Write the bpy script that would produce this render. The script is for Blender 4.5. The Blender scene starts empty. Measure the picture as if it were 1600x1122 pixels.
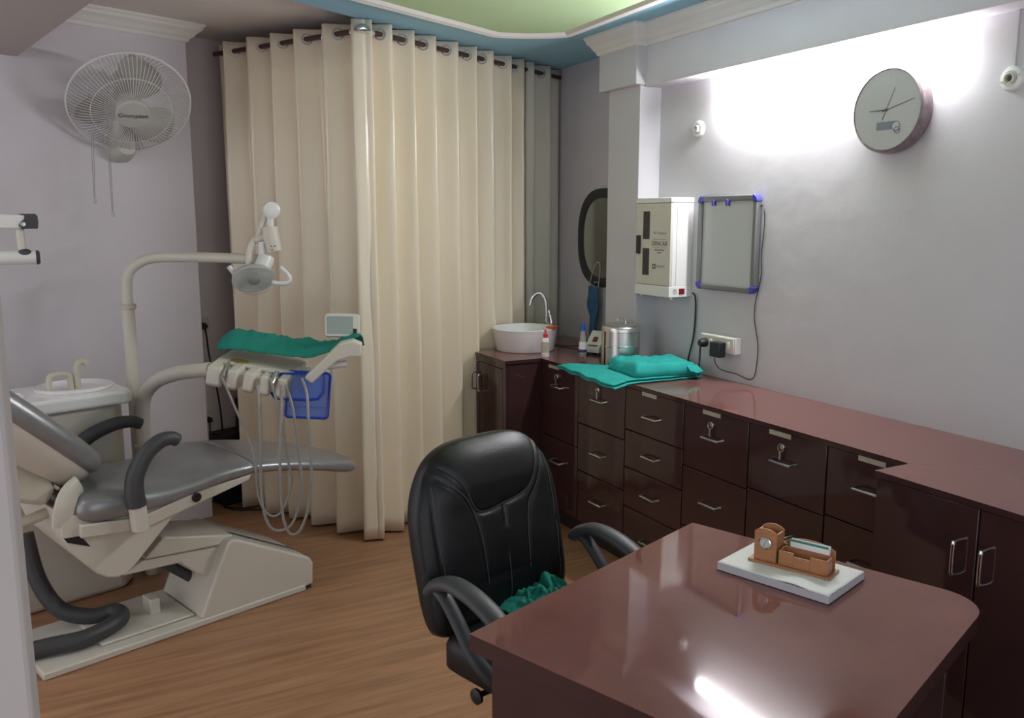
import bpy, bmesh, math, random
from mathutils import Vector, Matrix, noise
random.seed(7)
R = math.radians
PI = math.pi
sc = bpy.context.scene
C = sc.collection

# ------------------------------------------------------------------ camera
cam_d = bpy.data.cameras.new('camera')
cam_d.sensor_fit = 'HORIZONTAL'; cam_d.sensor_width = 36.0
cam_d.lens = 1340.0 / 1600.0 * 36.0
cam_d.clip_start = 0.02
cam = bpy.data.objects.new('camera', cam_d); C.objects.link(cam)
cam.location = (0, 0, 1.6)
cam.rotation_euler = (R(90.0) - math.atan(216.0 / 1340.0), 0, -R(27.45))
sc.camera = cam

# ------------------------------------------------------------------ world, exposure
w = bpy.data.worlds.new('world'); sc.world = w; w.use_nodes = True
bg = w.node_tree.nodes['Background']
bg.inputs[0].default_value = (0.95, 0.96, 1.0, 1)
bg.inputs[1].default_value = 0.72
sc.view_settings.view_transform = 'Standard'
sc.view_settings.look = 'None'
sc.view_settings.exposure = 0.9
sc.view_settings.gamma = 1.0
sc.view_settings.use_curve_mapping = False
try:
    sc.cycles.use_denoising = True
    sc.cycles.max_bounces = 10
    sc.cycles.diffuse_bounces = 6
    sc.cycles.caustics_reflective = False
    sc.cycles.caustics_refractive = False
    sc.cycles.sample_clamp_indirect = 4.0
    sc.cycles.blur_glossy = 0.5
except Exception:
    pass
TUBE_STRENGTH = 112.0

# ------------------------------------------------------------------ materials
MATS = {}
def mat(name, col, rough=0.5, metal=0.0, spec=0.5, var=0.0, vscale=8.0, bump=0.0, bscale=60.0,
        stretch=None, coat=0.0, trans=0.0, sheen=0.0, emit=None, estr=0.0, col2=None, translucent=0.0, alpha=None):
    if name in MATS: return MATS[name]
    m = bpy.data.materials.new(name); m.use_nodes = True
    nt = m.node_tree; N = nt.nodes; L = nt.links
    b = N['Principled BSDF']
    b.inputs['Base Color'].default_value = (*col, 1)
    b.inputs['Roughness'].default_value = rough
    b.inputs['Metallic'].default_value = metal
    b.inputs['Specular IOR Level'].default_value = spec
    if coat: b.inputs['Coat Weight'].default_value = coat; b.inputs['Coat Roughness'].default_value = 0.06
    if trans: b.inputs['Transmission Weight'].default_value = trans
    if sheen: b.inputs['Sheen Weight'].default_value = sheen; b.inputs['Sheen Roughness'].default_value = 0.4
    if emit: b.inputs['Emission Color'].default_value = (*emit, 1); b.inputs['Emission Strength'].default_value = estr
    if alpha is not None: b.inputs['Alpha'].default_value = alpha
    vec = None
    if var or bump:
        tc = N.new('ShaderNodeTexCoord'); mp = N.new('ShaderNodeMapping')
        L.new(tc.outputs['Object'], mp.inputs['Vector'])
        if stretch: mp.inputs['Scale'].default_value = stretch
        vec = mp.outputs['Vector']
    if var:
        n = N.new('ShaderNodeTexNoise'); n.inputs['Scale'].default_value = vscale; n.inputs['Detail'].default_value = 5
        L.new(vec, n.inputs['Vector'])
        r = N.new('ShaderNodeValToRGB')
        c2 = col2 or tuple(max(0, c * (1 - var)) for c in col)
        c1 = tuple(min(1, c * (1 + var)) for c in col)
        r.color_ramp.elements[0].color = (*c2, 1); r.color_ramp.elements[0].position = 0.3
        r.color_ramp.elements[1].color = (*c1, 1); r.color_ramp.elements[1].position = 0.72
        L.new(n.outputs['Fac'], r.inputs['Fac']); L.new(r.outputs['Color'], b.inputs['Base Color'])
    if bump:
        n2 = N.new('ShaderNodeTexNoise'); n2.inputs['Scale'].default_value = bscale; n2.inputs['Detail'].default_value = 4
        L.new(vec, n2.inputs['Vector'])
        bp = N.new('ShaderNodeBump'); bp.inputs['Strength'].default_value = bump; bp.inputs['Distance'].default_value = 0.01
        L.new(n2.outputs['Fac'], bp.inputs['Height']); L.new(bp.outputs['Normal'], b.inputs['Normal'])
    if translucent:
        out = N['Material Output']
        t = N.new('ShaderNodeBsdfTranslucent'); mx = N.new('ShaderNodeMixShader')
        t.inputs['Color'].default_value = (*col, 1)
        mx.inputs[0].default_value = translucent
        L.new(b.outputs[0], mx.inputs[1]); L.new(t.outputs[0], mx.inputs[2]); L.new(mx.outputs[0], out.inputs[0])
    MATS[name] = m
    return m

m_wall = mat('lavender_paint', (0.61, 0.58, 0.63), 0.75, var=0.03, vscale=3, bump=0.12, bscale=25)
m_wallb = mat('mauve_paint', (0.78, 0.70, 0.71), 0.8, var=0.03, vscale=3, bump=0.08, bscale=25)
m_wallw = mat('white_paint', (0.545, 0.53, 0.56), 0.65, var=0.02, vscale=4, bump=0.25, bscale=9)
m_crown = mat('crown_plaster', (0.72, 0.71, 0.68), 0.6, var=0.02)
m_blue = mat('blue_ceiling_paint', (0.31, 0.58, 0.74), 0.7, var=0.04, vscale=2)
m_green = mat('green_ceiling_paint', (0.53, 0.72, 0.42), 0.7, var=0.03, vscale=2)
m_beige = mat('beige_ceiling_paint', (0.74, 0.69, 0.66), 0.8, var=0.03, vscale=2)
m_soffit = mat('taupe_soffit_paint', (0.46, 0.42, 0.41), 0.8, var=0.03, vscale=2)
m_lam = mat('maroon_laminate', (0.048, 0.021, 0.021), 0.055, var=0.12, vscale=5, spec=0.5)
m_lamd = mat('maroon_laminate_inside', (0.015, 0.008, 0.008), 0.5)
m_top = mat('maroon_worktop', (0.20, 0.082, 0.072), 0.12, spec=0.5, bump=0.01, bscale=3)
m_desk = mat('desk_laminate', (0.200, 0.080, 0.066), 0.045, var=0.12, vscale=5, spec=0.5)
m_chrome = mat('chrome', (0.78, 0.78, 0.78), 0.16, metal=1.0)
m_steel = mat('brushed_steel', (0.66, 0.65, 0.63), 0.28, metal=1.0, var=0.05, vscale=30)
m_cream = mat('cream_plastic', (0.62, 0.59, 0.52), 0.38, var=0.03, vscale=5)
m_cream2 = mat('cream_plastic_yellowed', (0.56, 0.52, 0.43), 0.42, var=0.04, vscale=5)
m_white = mat('white_plastic', (0.74, 0.74, 0.73), 0.3)
m_porc = mat('white_porcelain', (0.88, 0.88, 0.89), 0.1, spec=0.6)
m_grey = mat('silver_grey_vinyl', (0.29, 0.295, 0.305), 0.30, metal=0.35, var=0.08, vscale=14, bump=0.05, bscale=180, spec=0.6)
m_greyd = mat('grey_vinyl_side', (0.17, 0.165, 0.17), 0.42, var=0.10, vscale=20, bump=0.1, bscale=160)
m_black = mat('black_plastic', (0.012, 0.012, 0.014), 0.45)
m_char = mat('charcoal_rubber', (0.048, 0.049, 0.054), 0.5)
m_leather = mat('black_leather', (0.009, 0.009, 0.010), 0.42, var=0.2, vscale=20, bump=0.10, bscale=240, spec=0.4)
m_thread = mat('grey_thread', (0.10, 0.10, 0.10), 0.8)
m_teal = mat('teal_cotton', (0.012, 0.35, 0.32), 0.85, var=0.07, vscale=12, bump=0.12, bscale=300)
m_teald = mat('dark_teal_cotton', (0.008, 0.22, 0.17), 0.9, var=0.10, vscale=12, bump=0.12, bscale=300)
m_darkcloth = mat('black_cloth', (0.02, 0.05, 0.05), 0.9)
m_bluemask = mat('blue_nonwoven', (0.035, 0.115, 0.235), 0.8, var=0.1, vscale=20)
m_white_cord = mat('white_elastic', (0.65, 0.64, 0.60), 0.7)
m_rod = mat('maroon_rod', (0.065, 0.028, 0.026), 0.35)
m_oak = mat('organizer_wood', (0.36, 0.155, 0.065), 0.42, var=0.14, vscale=30, stretch=(1, 1, 6))
m_oakl = mat('organizer_wood_edge', (0.55, 0.33, 0.19), 0.45)
m_paper = mat('paper', (0.76, 0.76, 0.73), 0.7)
m_paper_side = mat('paper_edges', (0.48, 0.46, 0.50), 0.8, var=0.12, vscale=60, stretch=(1, 1, 30))
m_label = mat('aged_label_paper', (0.42, 0.38, 0.29), 0.7, var=0.1, vscale=30)
m_ink = mat('grey_ink', (0.08, 0.08, 0.085), 0.7)
m_inkl = mat('faded_ink', (0.30, 0.30, 0.30), 0.7)
m_red = mat('red_plastic', (0.60, 0.035, 0.03), 0.35)
m_orange = mat('orange_plastic', (0.66, 0.12, 0.06), 0.4)
m_switch = mat('dark_red_switch', (0.16, 0.008, 0.016), 0.2)
m_bluecap = mat('blue_cap', (0.015, 0.10, 0.60), 0.4)
m_clear = mat('clear_plastic', (0.75, 0.76, 0.77), 0.12, alpha=0.35)
m_bluepl = mat('blue_translucent_plastic', (0.05, 0.15, 0.60), 0.2, alpha=0.72)
m_bluepld = mat('blue_plastic_rim', (0.02, 0.06, 0.42), 0.25)
m_glass = mat('smoked_glass', (0.03, 0.03, 0.035), 0.1)
m_mirror = mat('mirror_glass', (0.62, 0.64, 0.58), 0.04, metal=1.0)
m_mframe = mat('mirror_frame', (0.035, 0.036, 0.038), 0.4)
m_board = mat('board_surface', (0.52, 0.54, 0.55), 0.25)
m_alum = mat('grey_aluminium', (0.20, 0.205, 0.21), 0.35, metal=0.4)
m_cornerb = mat('blue_corner', (0.06, 0.06, 0.38), 0.4)
m_screen = mat('viewer_screen', (0.30, 0.36, 0.34), 0.2)
m_clockrim = mat('pink_grey_rim', (0.20, 0.15, 0.165), 0.3, var=0.35, vscale=40, spec=0.6)
m_clockface = mat('clock_face', (0.50, 0.50, 0.50), 0.25)
m_lcd = mat('clock_lcd', (0.20, 0.22, 0.26), 0.3)
m_fan = mat('fan_grey', (0.46, 0.45, 0.42), 0.45)
m_fanb = mat('fan_blade', (0.36, 0.345, 0.32), 0.4)
m_fanw = mat('fan_wire', (0.62, 0.62, 0.61), 0.35)
m_gold = mat('gold_emblem', (0.34, 0.24, 0.06), 0.5, var=0.3, vscale=60)
m_lens = mat('lamp_clear_cover', (0.75, 0.75, 0.72), 0.08, alpha=0.24)
m_reflect = mat('lamp_inner', (0.45, 0.45, 0.43), 0.25)
m_hose = mat('grey_hose', (0.26, 0.25, 0.235), 0.45)
m_curt = mat('cream_satin', (0.90, 0.80, 0.64), 0.27, spec=0.8, var=0.05, vscale=4, bump=0.05, bscale=90, stretch=(1, 1, 0.15), sheen=0.15, translucent=0.10)
m_curtg = mat('shaded_satin', (0.84, 0.79, 0.70), 0.36, var=0.05, vscale=4, bump=0.05, bscale=90, stretch=(1, 1, 0.15), sheen=0.2, translucent=0.12)  # same satin; its missing backlight is put into a greyer base colour
m_tube = mat('tube_emitter', (1, 1, 1), 0.5, emit=(1.0, 0.985, 1.0), estr=TUBE_STRENGTH)
m_cardg = mat('green_card', (0.03, 0.22, 0.17), 0.6)

def floor_mat():
    m = bpy.data.materials.new('wood_vinyl'); m.use_nodes = True
    nt = m.node_tree; N = nt.nodes; L = nt.links; b = N['Principled BSDF']
    tc = N.new('ShaderNodeTexCoord'); mp = N.new('ShaderNodeMapping'); mp.inputs['Rotation'].default_value = (0, 0, R(-6))
    mp.inputs['Scale'].default_value = (0.9, 13, 1)
    L.new(tc.outputs['Object'], mp.inputs['Vector'])
    n = N.new('ShaderNodeTexNoise'); n.inputs['Scale'].default_value = 2.2; n.inputs['Detail'].default_value = 7; n.inputs['Roughness'].default_value = 0.62
    n.inputs['Distortion'].default_value = 0.3
    L.new(mp.outputs[0], n.inputs['Vector'])
    r = N.new('ShaderNodeValToRGB')
    e = r.color_ramp.elements
    e[0].position = 0.28; e[0].color = (0.225, 0.108, 0.056, 1)
    e[1].position = 0.70; e[1].color = (0.43, 0.235, 0.128, 1)
    k = e.new(0.48); k.color = (0.335, 0.172, 0.090, 1)
    L.new(n.outputs['Fac'], r.inputs['Fac']); L.new(r.outputs['Color'], b.inputs['Base Color'])
    b.inputs['Roughness'].default_value = 0.42
    bp = N.new('ShaderNodeBump'); bp.inputs['Strength'].default_value = 0.05; bp.inputs['Distance'].default_value = 0.005
    L.new(n.outputs['Fac'], bp.inputs['Height']); L.new(bp.outputs['Normal'], b.inputs['Normal'])
    return m
m_floor = floor_mat()

# ------------------------------------------------------------------ mesh helpers
def V3(*a): return Vector(a)
def basis(ex, ey, o=(0, 0, 0)):
    ex = Vector(ex).normalized(); ey = Vector(ey); ey = (ey - ex * ey.dot(ex)).normalized(); ez = ex.cross(ey)
    M = Matrix((ex, ey, ez)).transposed().to_4x4(); M.translation = Vector(o)
    return M
def smooth_path(pts, n=8, closed=False):
    P = [Vector(p) for p in pts]; out = []
    m = len(P); rng = m if closed else m - 1
    for i in range(rng):
        if closed: a, b, c, d = P[(i - 1) % m], P[i], P[(i + 1) % m], P[(i + 2) % m]
        else: a, b, c, d = P[max(i - 1, 0)], P[i], P[i + 1], P[min(i + 2, m - 1)]
        for k in range(n):
            t = k / n
            out.append(0.5 * ((2 * b) + (c - a) * t + (2 * a - 5 * b + 4 * c - d) * t * t + (3 * b - a - 3 * c + d) * t ** 3))
    if not closed: out.append(P[-1])
    return out

class MB:
    def __init__(s): s.v = []; s.f = []
    def add(s, vs, fs, M=None):
        o = len(s.v)
        s.v += [(M @ Vector(q)) if M else Vector(q) for q in vs]
        s.f += [tuple(i + o for i in q) for q in fs]
        return s
    def box(s, lo, hi, M=None):
        (a, b, c), (d, e, f) = lo, hi
        vs = [(a, b, c), (d, b, c), (d, e, c), (a, e, c), (a, b, f), (d, b, f), (d, e, f), (a, e, f)]
        return s.add(vs, [(3, 2, 1, 0), (4, 5, 6, 7), (0, 1, 5, 4), (1, 2, 6, 5), (2, 3, 7, 6), (3, 0, 4, 7)], M)
    def prism(s, pts, t0, t1, axis='z', M=None):
        # pts 2-D polygon, extruded along axis: z -> (p,q,t); y -> (p,t,q); x -> (t,p,q)
        def mk(p, t):
            if axis == 'z': return (p[0], p[1], t)
            if axis == 'y': return (p[0], t, p[1])
            return (t, p[0], p[1])
        n = len(pts)
        vs = [mk(p, t0) for p in pts] + [mk(p, t1) for p in pts]
        fs = [tuple(range(n))[::-1], tuple(range(n, 2 * n))] + [(i, (i + 1) % n, n + (i + 1) % n, n + i) for i in range(n)]
        return s.add(vs, fs, M)
    def tube(s, path, r, n=10, closed=False, cap=True, M=None, flat=None):
        P = [Vector(p) for p in path]; m = len(P)
        rr = r if isinstance(r, (list, tuple)) else [r] * m
        vs = []; up = None
        for i in range(m):
            if closed: t = P[(i + 1) % m] - P[(i - 1) % m]
            else: t = P[min(i + 1, m - 1)] - P[max(i - 1, 0)]
            t = t.normalized() if t.length > 1e-9 else Vector((0, 0, 1))
            if up is None:
                up = Vector((0, 0, 1)) if abs(t.z) < 0.9 else Vector((0, 1, 0))
                if flat is not None: up = Vector(flat[0])
            a = t.cross(up)
            if a.length < 1e-6: a = t.orthogonal()
            a.normalize(); b = a.cross(t).normalized(); 
            if flat is None: up = b
            fa, fb = (1, 1) if flat is None else (flat[1], flat[2])
            for k in range(n):
                th = 2 * PI * k / n
                vs.append(P[i] + a * math.cos(th) * rr[i] * fa + b * math.sin(th) * rr[i] * fb)
        fs = []
        for i in range(m if closed else m - 1):
            j = (i + 1) % m
            for k in range(n):
                l = (k + 1) % n
                fs.append((i * n + k, i * n + l, j * n + l, j * n + k))
        if cap and not closed:
            fs.append(tuple(range(n))[::-1]); fs.append(tuple(range((m - 1) * n, m * n)))
        return s.add(vs, fs, M)
    def lathe(s, prof, n=24, M=None, cap=True):
        vs = []; fs = []
        for (r, h) in prof:
            for k in range(n):
                th = 2 * PI * k / n
                vs.append((r * math.cos(th), r * math.sin(th), h))
        m = len(prof)
        for i in range(m - 1):
            for k in range(n):
                l = (k + 1) % n
                fs.append((i * n + k, i * n + l, (i + 1) * n + l, (i + 1) * n + k))
        if cap:
            fs.append(tuple(range(n))[::-1]); fs.append(tuple(range((m - 1) * n, m * n)))
        return s.add(vs, fs, M)
    def loft(s, rings, cap=True, M=None):
        n = len(rings[0]); vs = [p for r in rings for p in r]; fs = []
        for i in range(len(rings) - 1):
            for k in range(n):
                l = (k + 1) % n
                fs.append((i * n + k, i * n + l, (i + 1) * n + l, (i + 1) * n + k))
        if cap:
            fs.append(tuple(range(n))[::-1]); fs.append(tuple(range((len(rings) - 1) * n, len(rings) * n)))
        return s.add(vs, fs, M)
    def grid(s, fn, nu, nv, M=None):
        vs = [fn(i / nu, j / nv) for i in range(nu + 1) for j in range(nv + 1)]
        fs = [(i * (nv + 1) + j, (i + 1) * (nv + 1) + j, (i + 1) * (nv + 1) + j + 1, i * (nv + 1) + j + 1) for i in range(nu) for j in range(nv)]
        return s.add(vs, fs, M)
    def ball(s, c, r, n=14, M=None):
        rx, ry, rz = r if isinstance(r, (tuple, list)) else (r, r, r)
        rings = []
        for i in range(1, n // 2):
            ph = PI * i / (n // 2)
            rings.append([(c[0] + rx * math.sin(ph) * math.cos(2 * PI * k / n), c[1] + ry * math.sin(ph) * math.sin(2 * PI * k / n), c[2] - rz * math.cos(ph)) for k in range(n)])
        return s.loft(rings, True, M)
    def build(s, name, m, parent=None, bevel=0.0, smooth=35.0, seg=2, solid=0.0, flip=False):
        me = bpy.data.meshes.new(name); me.from_pydata([tuple(q) for q in s.v], [], s.f); me.validate()
        bm = bmesh.new(); bm.from_mesh(me); bmesh.ops.recalc_face_normals(bm, faces=bm.faces); bm.to_mesh(me); bm.free()
        me.materials.append(m)
        if smooth:
            me.polygons.foreach_set('use_smooth', [True] * len(me.polygons))
            me.set_sharp_from_angle(angle=R(smooth))
        o = bpy.data.objects.new(name, me); C.objects.link(o)
        if parent: o.parent = parent
        if solid:
            md = o.modifiers.new('solid', 'SOLIDIFY'); md.thickness = solid; md.offset = 0
        if bevel:
            md = o.modifiers.new('bevel', 'BEVEL'); md.width = bevel; md.segments = seg; md.limit_method = 'ANGLE'; md.angle_limit = R(40)
            md.harden_normals = False
        return o

def tag(o, label, cat, group=None):
    o['label'] = label; o['category'] = cat
    if group: o['group'] = group
    return o
def thing(name, label, cat, loc=(0, 0, 0), rz=0.0, group=None):
    o = bpy.data.objects.new(name, None); C.objects.link(o)
    o.empty_display_size = 0.1
    o.location = loc; o.rotation_euler = (0, 0, rz)
    return tag(o, label, cat, group)
def struct(o): o['kind'] = 'structure'; return o
def text_mb(txt, size, M, depth=0.0006):
    cu = bpy.data.curves.new('t', 'FONT'); cu.body = txt; cu.size = size; cu.align_x = 'CENTER'; cu.align_y = 'CENTER'; cu.extrude = depth
    cu.resolution_u = 3
    o = bpy.data.objects.new('t', cu); C.objects.link(o)
    dg = bpy.context.evaluated_depsgraph_get()
    me = bpy.data.meshes.new_from_object(o.evaluated_get(dg))
    mb = MB(); mb.add([tuple(v.co) for v in me.vertices], [tuple(p.vertices) for p in me.polygons], M)
    bpy.data.objects.remove(o); bpy.data.curves.remove(cu); bpy.data.meshes.remove(me)
    return mb
def rrect(w, h, r, n=5, cx=0, cy=0):
    out = []
    for (sx, sy, a0) in ((1, 1, 0), (-1, 1, 90), (-1, -1, 180), (1, -1, 270)):
        for k in range(n + 1):
            a = R(a0 + 90 * k / n)
            out.append((cx + sx * (w / 2 - r) + r * math.cos(a), cy + sy * (h / 2 - r) + r * math.sin(a)))
    return out
def superring(cx, cy, hx, hy, e=2.6, n=24):
    out = []
    for k in range(n):
        t = 2 * PI * k / n
        c, s_ = math.cos(t), math.sin(t)
        out.append((cx + hx * math.copysign(abs(c) ** (2 / e), c), cy + hy * math.copysign(abs(s_) ** (2 / e), s_)))
    return out

# ================================================================== ROOM SHELL
CEIL = 2.52; W = 2.66; CEIL2 = 2.57
WA = R(20.6); WD = Vector((math.cos(WA), math.sin(WA), 0)); WN = Vector((-math.sin(WA), math.cos(WA), 0)); WP = Vector((0.622, 4.752, 0))
PB = WP + WN * 0.25
RA = R(26.2); RD = Vector((math.cos(RA), math.sin(RA), 0)); RN = Vector((-math.sin(RA), math.cos(RA), 0)); RC = Vector((1.30, 4.005, 2.47))

struct(MB().box((-2.2, -1.6, -0.05), (2.9, 6.2, 0.0)).build('floor', m_floor, smooth=0))
# right wall with its recess, the column and the wall that carries the mirror
struct(MB().box((W, -1.6, 0), (W + 0.2, 3.54, CEIL)).build('wall_right', m_wallw, smooth=0))
struct(MB().box((2.80, 3.54, 0), (2.95, 6.1, CEIL2)).build('wall_mirror', m_wall, smooth=0))
col = struct(MB().box((2.535, 3.532, 0), (2.81, 3.803, 2.26)).build('column', m_wallw, smooth=0, bevel=0.004))
MB().box((2.495, 3.512, 2.248), (2.81, 3.838, CEIL)).build('column_head', m_wallw, col, bevel=0.004, smooth=0)
struct(MB().box((2.555, -1.6, 2.24), (W + 0.1, 3.52, CEIL)).build('beam_right', m_wall, smooth=0, bevel=0.004))
# left wall with the fan and the return behind it, back wall behind the curtain
def wall_prism(p, q, thick, z0, z1, n):
    p = Vector(p); q = Vector(q)
    pts = [p, q, q + n * thick, p + n * thick]
    return MB().prism([(a.x, a.y) for a in pts], z0, z1)
struct(wall_prism(WP - WD * 2.4, WP, 0.25, 0, CEIL2, WN).build('wall_left', m_wall, smooth=0, bevel=0.004))
struct(wall_prism(PB - WD * 0.05, PB + WD * 2.6, 0.15, 0, CEIL2, WN).build('wall_back', m_wallb, smooth=0))
# near partition at the left edge and the soffit overhead
struct(MB().box((-1.6, 1.20, 0), (-0.078, 1.32, 2.31)).build('wall_partition', m_soffit, smooth=0, bevel=0.006))
sd = Vector((0.245, -1.133, 0)).normalized()
s0 = Vector((-0.118, 4.475, 0)); s1 = s0 + sd * 4.2; s2 = s1 + Vector((-2.6, 0, 0)); s3 = s0 - WD * 1.9
struct(MB().prism([(p.x, p.y) for p in (s0, s1, s2, s3)], 2.31, CEIL2 + 0.02).build('ceiling_soffit', m_soffit, smooth=0))
# ceilings: painted blue field with a green panel, beige strip over the alcove
bA = Vector((0.70, 3.70, 0)); bd = Vector((math.cos(R(28)), math.sin(R(28)), 0))
b0 = bA - bd * 3.2; b1 = bA + bd * 2.4
struct(MB().prism([(b0.x, b0.y), (b0.x, -1.6), (2.86, -1.6), (2.86, b1.y), (b1.x, b1.y)], CEIL, CEIL + 0.045).build('ceiling', m_blue, smooth=0))
struct(MB().box((-2.2, -1.6, CEIL2), (2.95, 6.2, CEIL2 + 0.05)).build('ceiling_alcove', m_beige, smooth=0))
# green panel outline with a scalloped corner
g = []
P0 = Vector((1.953, 3.936)); P1 = Vector((2.264, 3.774)); d1 = Vector((math.cos(R(24.2)), math.sin(R(24.2))))
far_l = P0 - d1 * 2.0
arc = []
mid = (P0 + P1) / 2; ch = (P1 - P0); nn = Vector((ch.y, -ch.x)).normalized() * -0.035
for k in range(9):
    t = k / 8
    arc.append(P0 + ch * t + nn * (4 * t * (1 - t)))
P2 = Vector((2.20, 1.0)); P2b = Vector((2.05, 0.85))
g = [far_l] + arc + [P2, P2b, Vector((0.6, 0.85)), Vector((0.35, 1.1))]
struct(MB().prism([(p.x, p.y) for p in g], CEIL - 0.012, CEIL + 0.002).build('ceiling_panel', m_green, smooth=0))
def sweep(path, prof, closed, M=None):
    # path of 2-D points at ceiling level; prof of (outward, down) pairs, to the right of the path direction
    n = len(path); rings = []
    for i in range(n):
        p = Vector(path[i])
        a = (p - Vector(path[i - 1])).normalized() if (closed or i > 0) else None
        b = (Vector(path[(i + 1) % n]) - p).normalized() if (closed or i < n - 1) else None
        if a is None: a = b
        if b is None: b = a
        na = Vector((a.y, -a.x)); nb = Vector((b.y, -b.x)); m_ = (na + nb).normalized(); k = 1 / max(0.3, m_.dot(na))
        rings.append([(p.x + m_.x * k * o, p.y + m_.y * k * o, z) for (o, z) in prof])
    mb = MB()
    if closed: rings.append(rings[0])
    return mb.loft(rings, not closed)
ztr = CEIL
struct(sweep([tuple(p) for p in g], [(-0.036, ztr), (-0.036, ztr - 0.022), (-0.022, ztr - 0.03), (-0.006, ztr - 0.022), (0.004, ztr - 0.026), (0.018, ztr - 0.012), (0.018, ztr)], True).build('trim_1', m_crown, smooth=20))
# crown mouldings
def crown(top, h=0.10, d=0.07):
    return [(0, top), (d, top), (d, top - 0.10 * h), (d * 0.86, top - 0.22 * h), (d * 0.82, top - 0.34 * h), (d * 0.55, top - 0.52 * h), (d * 0.42, top - 0.66 * h), (d * 0.36, top - 0.72 * h), (d * 0.22, top - 0.80 * h), (d * 0.12, top - 0.97 * h), (0, top - h)]
struct(sweep([(2.81, 3.838), (2.495, 3.838), (2.495, 3.512), (2.555, 3.512), (2.555, -1.6)], crown(CEIL, 0.095, 0.06), False).build('trim_2', m_crown, smooth=8))
fa = WP - WD * 2.4; fb = WP; fc = WP + WN * 0.25
struct(sweep([(fa.x, fa.y), (fb.x, fb.y), (fc.x, fc.y)], crown(CEIL2, 0.085, 0.075), False).build('trim_3', m_crown, smooth=8))

# ================================================================== TUBE LIGHT on the right wall (real lamp: emissive tube)
t = thing('tube_light', 'lit white tube light on the right wall under the beam', 'tube light', (W, 2.51, 2.155))
MB().box((-0.022, -0.53, -0.010), (0, 0.53, 0.018)).build('batten', m_white, t, bevel=0.003)
MB().tube([(-0.038, -0.541, 0), (-0.038, 0.541, 0)], 0.014, 14).build('tube', m_tube, t)
# added fill tube under the soffit, out of view; brightens chair and alcove
t = thing('tube_light', 'added fill tube light under the soffit, unseen at the left', 'tube light', (-1.0, 2.9, 2.308))
MB().box((-0.02, -0.56, -0.022), (0.02, 0.56, 0.0)).build('batten', m_white, t, bevel=0.003)
for sg in (-1, 1):
    MB().box((-0.012, sg * 0.548 - 0.006, -0.05), (0.012, sg * 0.548 + 0.006, -0.02)).build('end_cap', m_white, t, bevel=0.002)
MB().tube([(0, -0.541, -0.038), (0, 0.541, -0.038)], 0.014, 14).build('tube', mat('fill_tube_emitter', (1, 1, 1), 0.5, emit=(1.0, 0.97, 0.95), estr=22.0), t)

# ================================================================== CABINETS along the right wall
FX = 2.215
def drawer_handle(parent, x, y, z, half=0.052):
    p = [(x, y + half, z), (x - 0.026, y + half - 0.004, z - 0.004), (x - 0.026, y - half + 0.004, z - 0.004), (x, y - half, z)]
    MB().tube(p, 0.0052, 8).build('handle', m_chrome, parent)
def cabinet(label, y0, y1, cuts, labels=None, key=False, handles=True, sticker_y=None, hy=None, hx=None):
    t = thing('drawer_cabinet', label, 'cabinet', (FX, (y0 + y1) / 2, 0), group='drawer units under the worktop')
    h = abs(y1 - y0) / 2 - 0.001; dep = (2.53 if y0 > 3.3 else W - 0.003) - FX
    b = MB(); b.box((0.020, -h, 0.09), (dep, h, 0.861)); b.box((0.045, -h, 0), (dep, h, 0.09))
    b.build('body', m_lamd, t, smooth=0)
    zs = [0.861] + list(cuts) + [0.10]
    for i in range(len(zs) - 1):
        d = MB().box((0.0, -h + 0.0022, zs[i + 1] + 0.0022), (0.020, h - 0.0022, zs[i] - 0.0022)).build('drawer', m_lam, t, bevel=0.0018)
        zz = zs[i] - (0.103 if i == 0 else 0.115)
        if i > 0 and (zs[i] - zs[i + 1]) < 0.2: zz = (zs[i] + zs[i + 1]) / 2 + 0.005
        drawer_handle(d, 0.0, (hy or 0.0), zz)
        if i == 0 and sticker_y is not None:
            st = MB().box((-0.0012, sticker_y - 0.052, 0.842), (0.0004, sticker_y + 0.052, 0.859)).build('label_strip', m_label, d, smooth=0)
            st['label'] = 'yellowed paper label strip'
        if i == 0 and key:
            k = MB(); k.lathe([(0.011, 0), (0.011, 0.006), (0.008, 0.009)], 14, Matrix.Translation((0, 0.012, 0.808)) @ Matrix.Rotation(R(-90), 4, 'Y'))
            k.build('lock', m_chrome, d)
            k = MB(); k.tube(smooth_path([(-0.012 + 0.001 * math.sin(a), 0.012 + 0.014 * math.cos(a), 0.806 + 0.014 * math.sin(a)) for a in [x * PI / 4 for x in range(8)]], 2, True), 0.0012, 6, True)
            k.box((-0.013, 0.010, 0.762), (-0.011, 0.019, 0.794))
            k.build('key', m_steel, d)
    return t
cabinet('dark maroon two-drawer cabinet nearest the wash basin', 3.925, 3.552, [0.475], sticker_y=0.055, key=True)
c2 = cabinet('dark maroon three-drawer cabinet under the flat teal cloth', 3.552, 3.148, [0.608, 0.366], key=True)
cabinet('dark maroon four-drawer cabinet, narrow drawers, beside the three-drawer one', 3.148, 2.730, [0.664, 0.488, 0.302], sticker_y=0.03, hy=-0.005)
cabinet('dark maroon deep-drawer cabinet with a key, fourth from the basin', 2.730, 2.351, [0.602, 0.345], sticker_y=0.02, key=True)
cabinet('dark maroon deep-drawer cabinet with a key, fifth from the basin', 2.351, 1.979, [0.612, 0.345], sticker_y=0.03, key=True)
cabinet('dark maroon drawer cabinet without key beside the projecting corner cabinet', 1.979, 1.662, [0.622, 0.345], sticker_y=-0.02, hy=-0.022)

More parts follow.
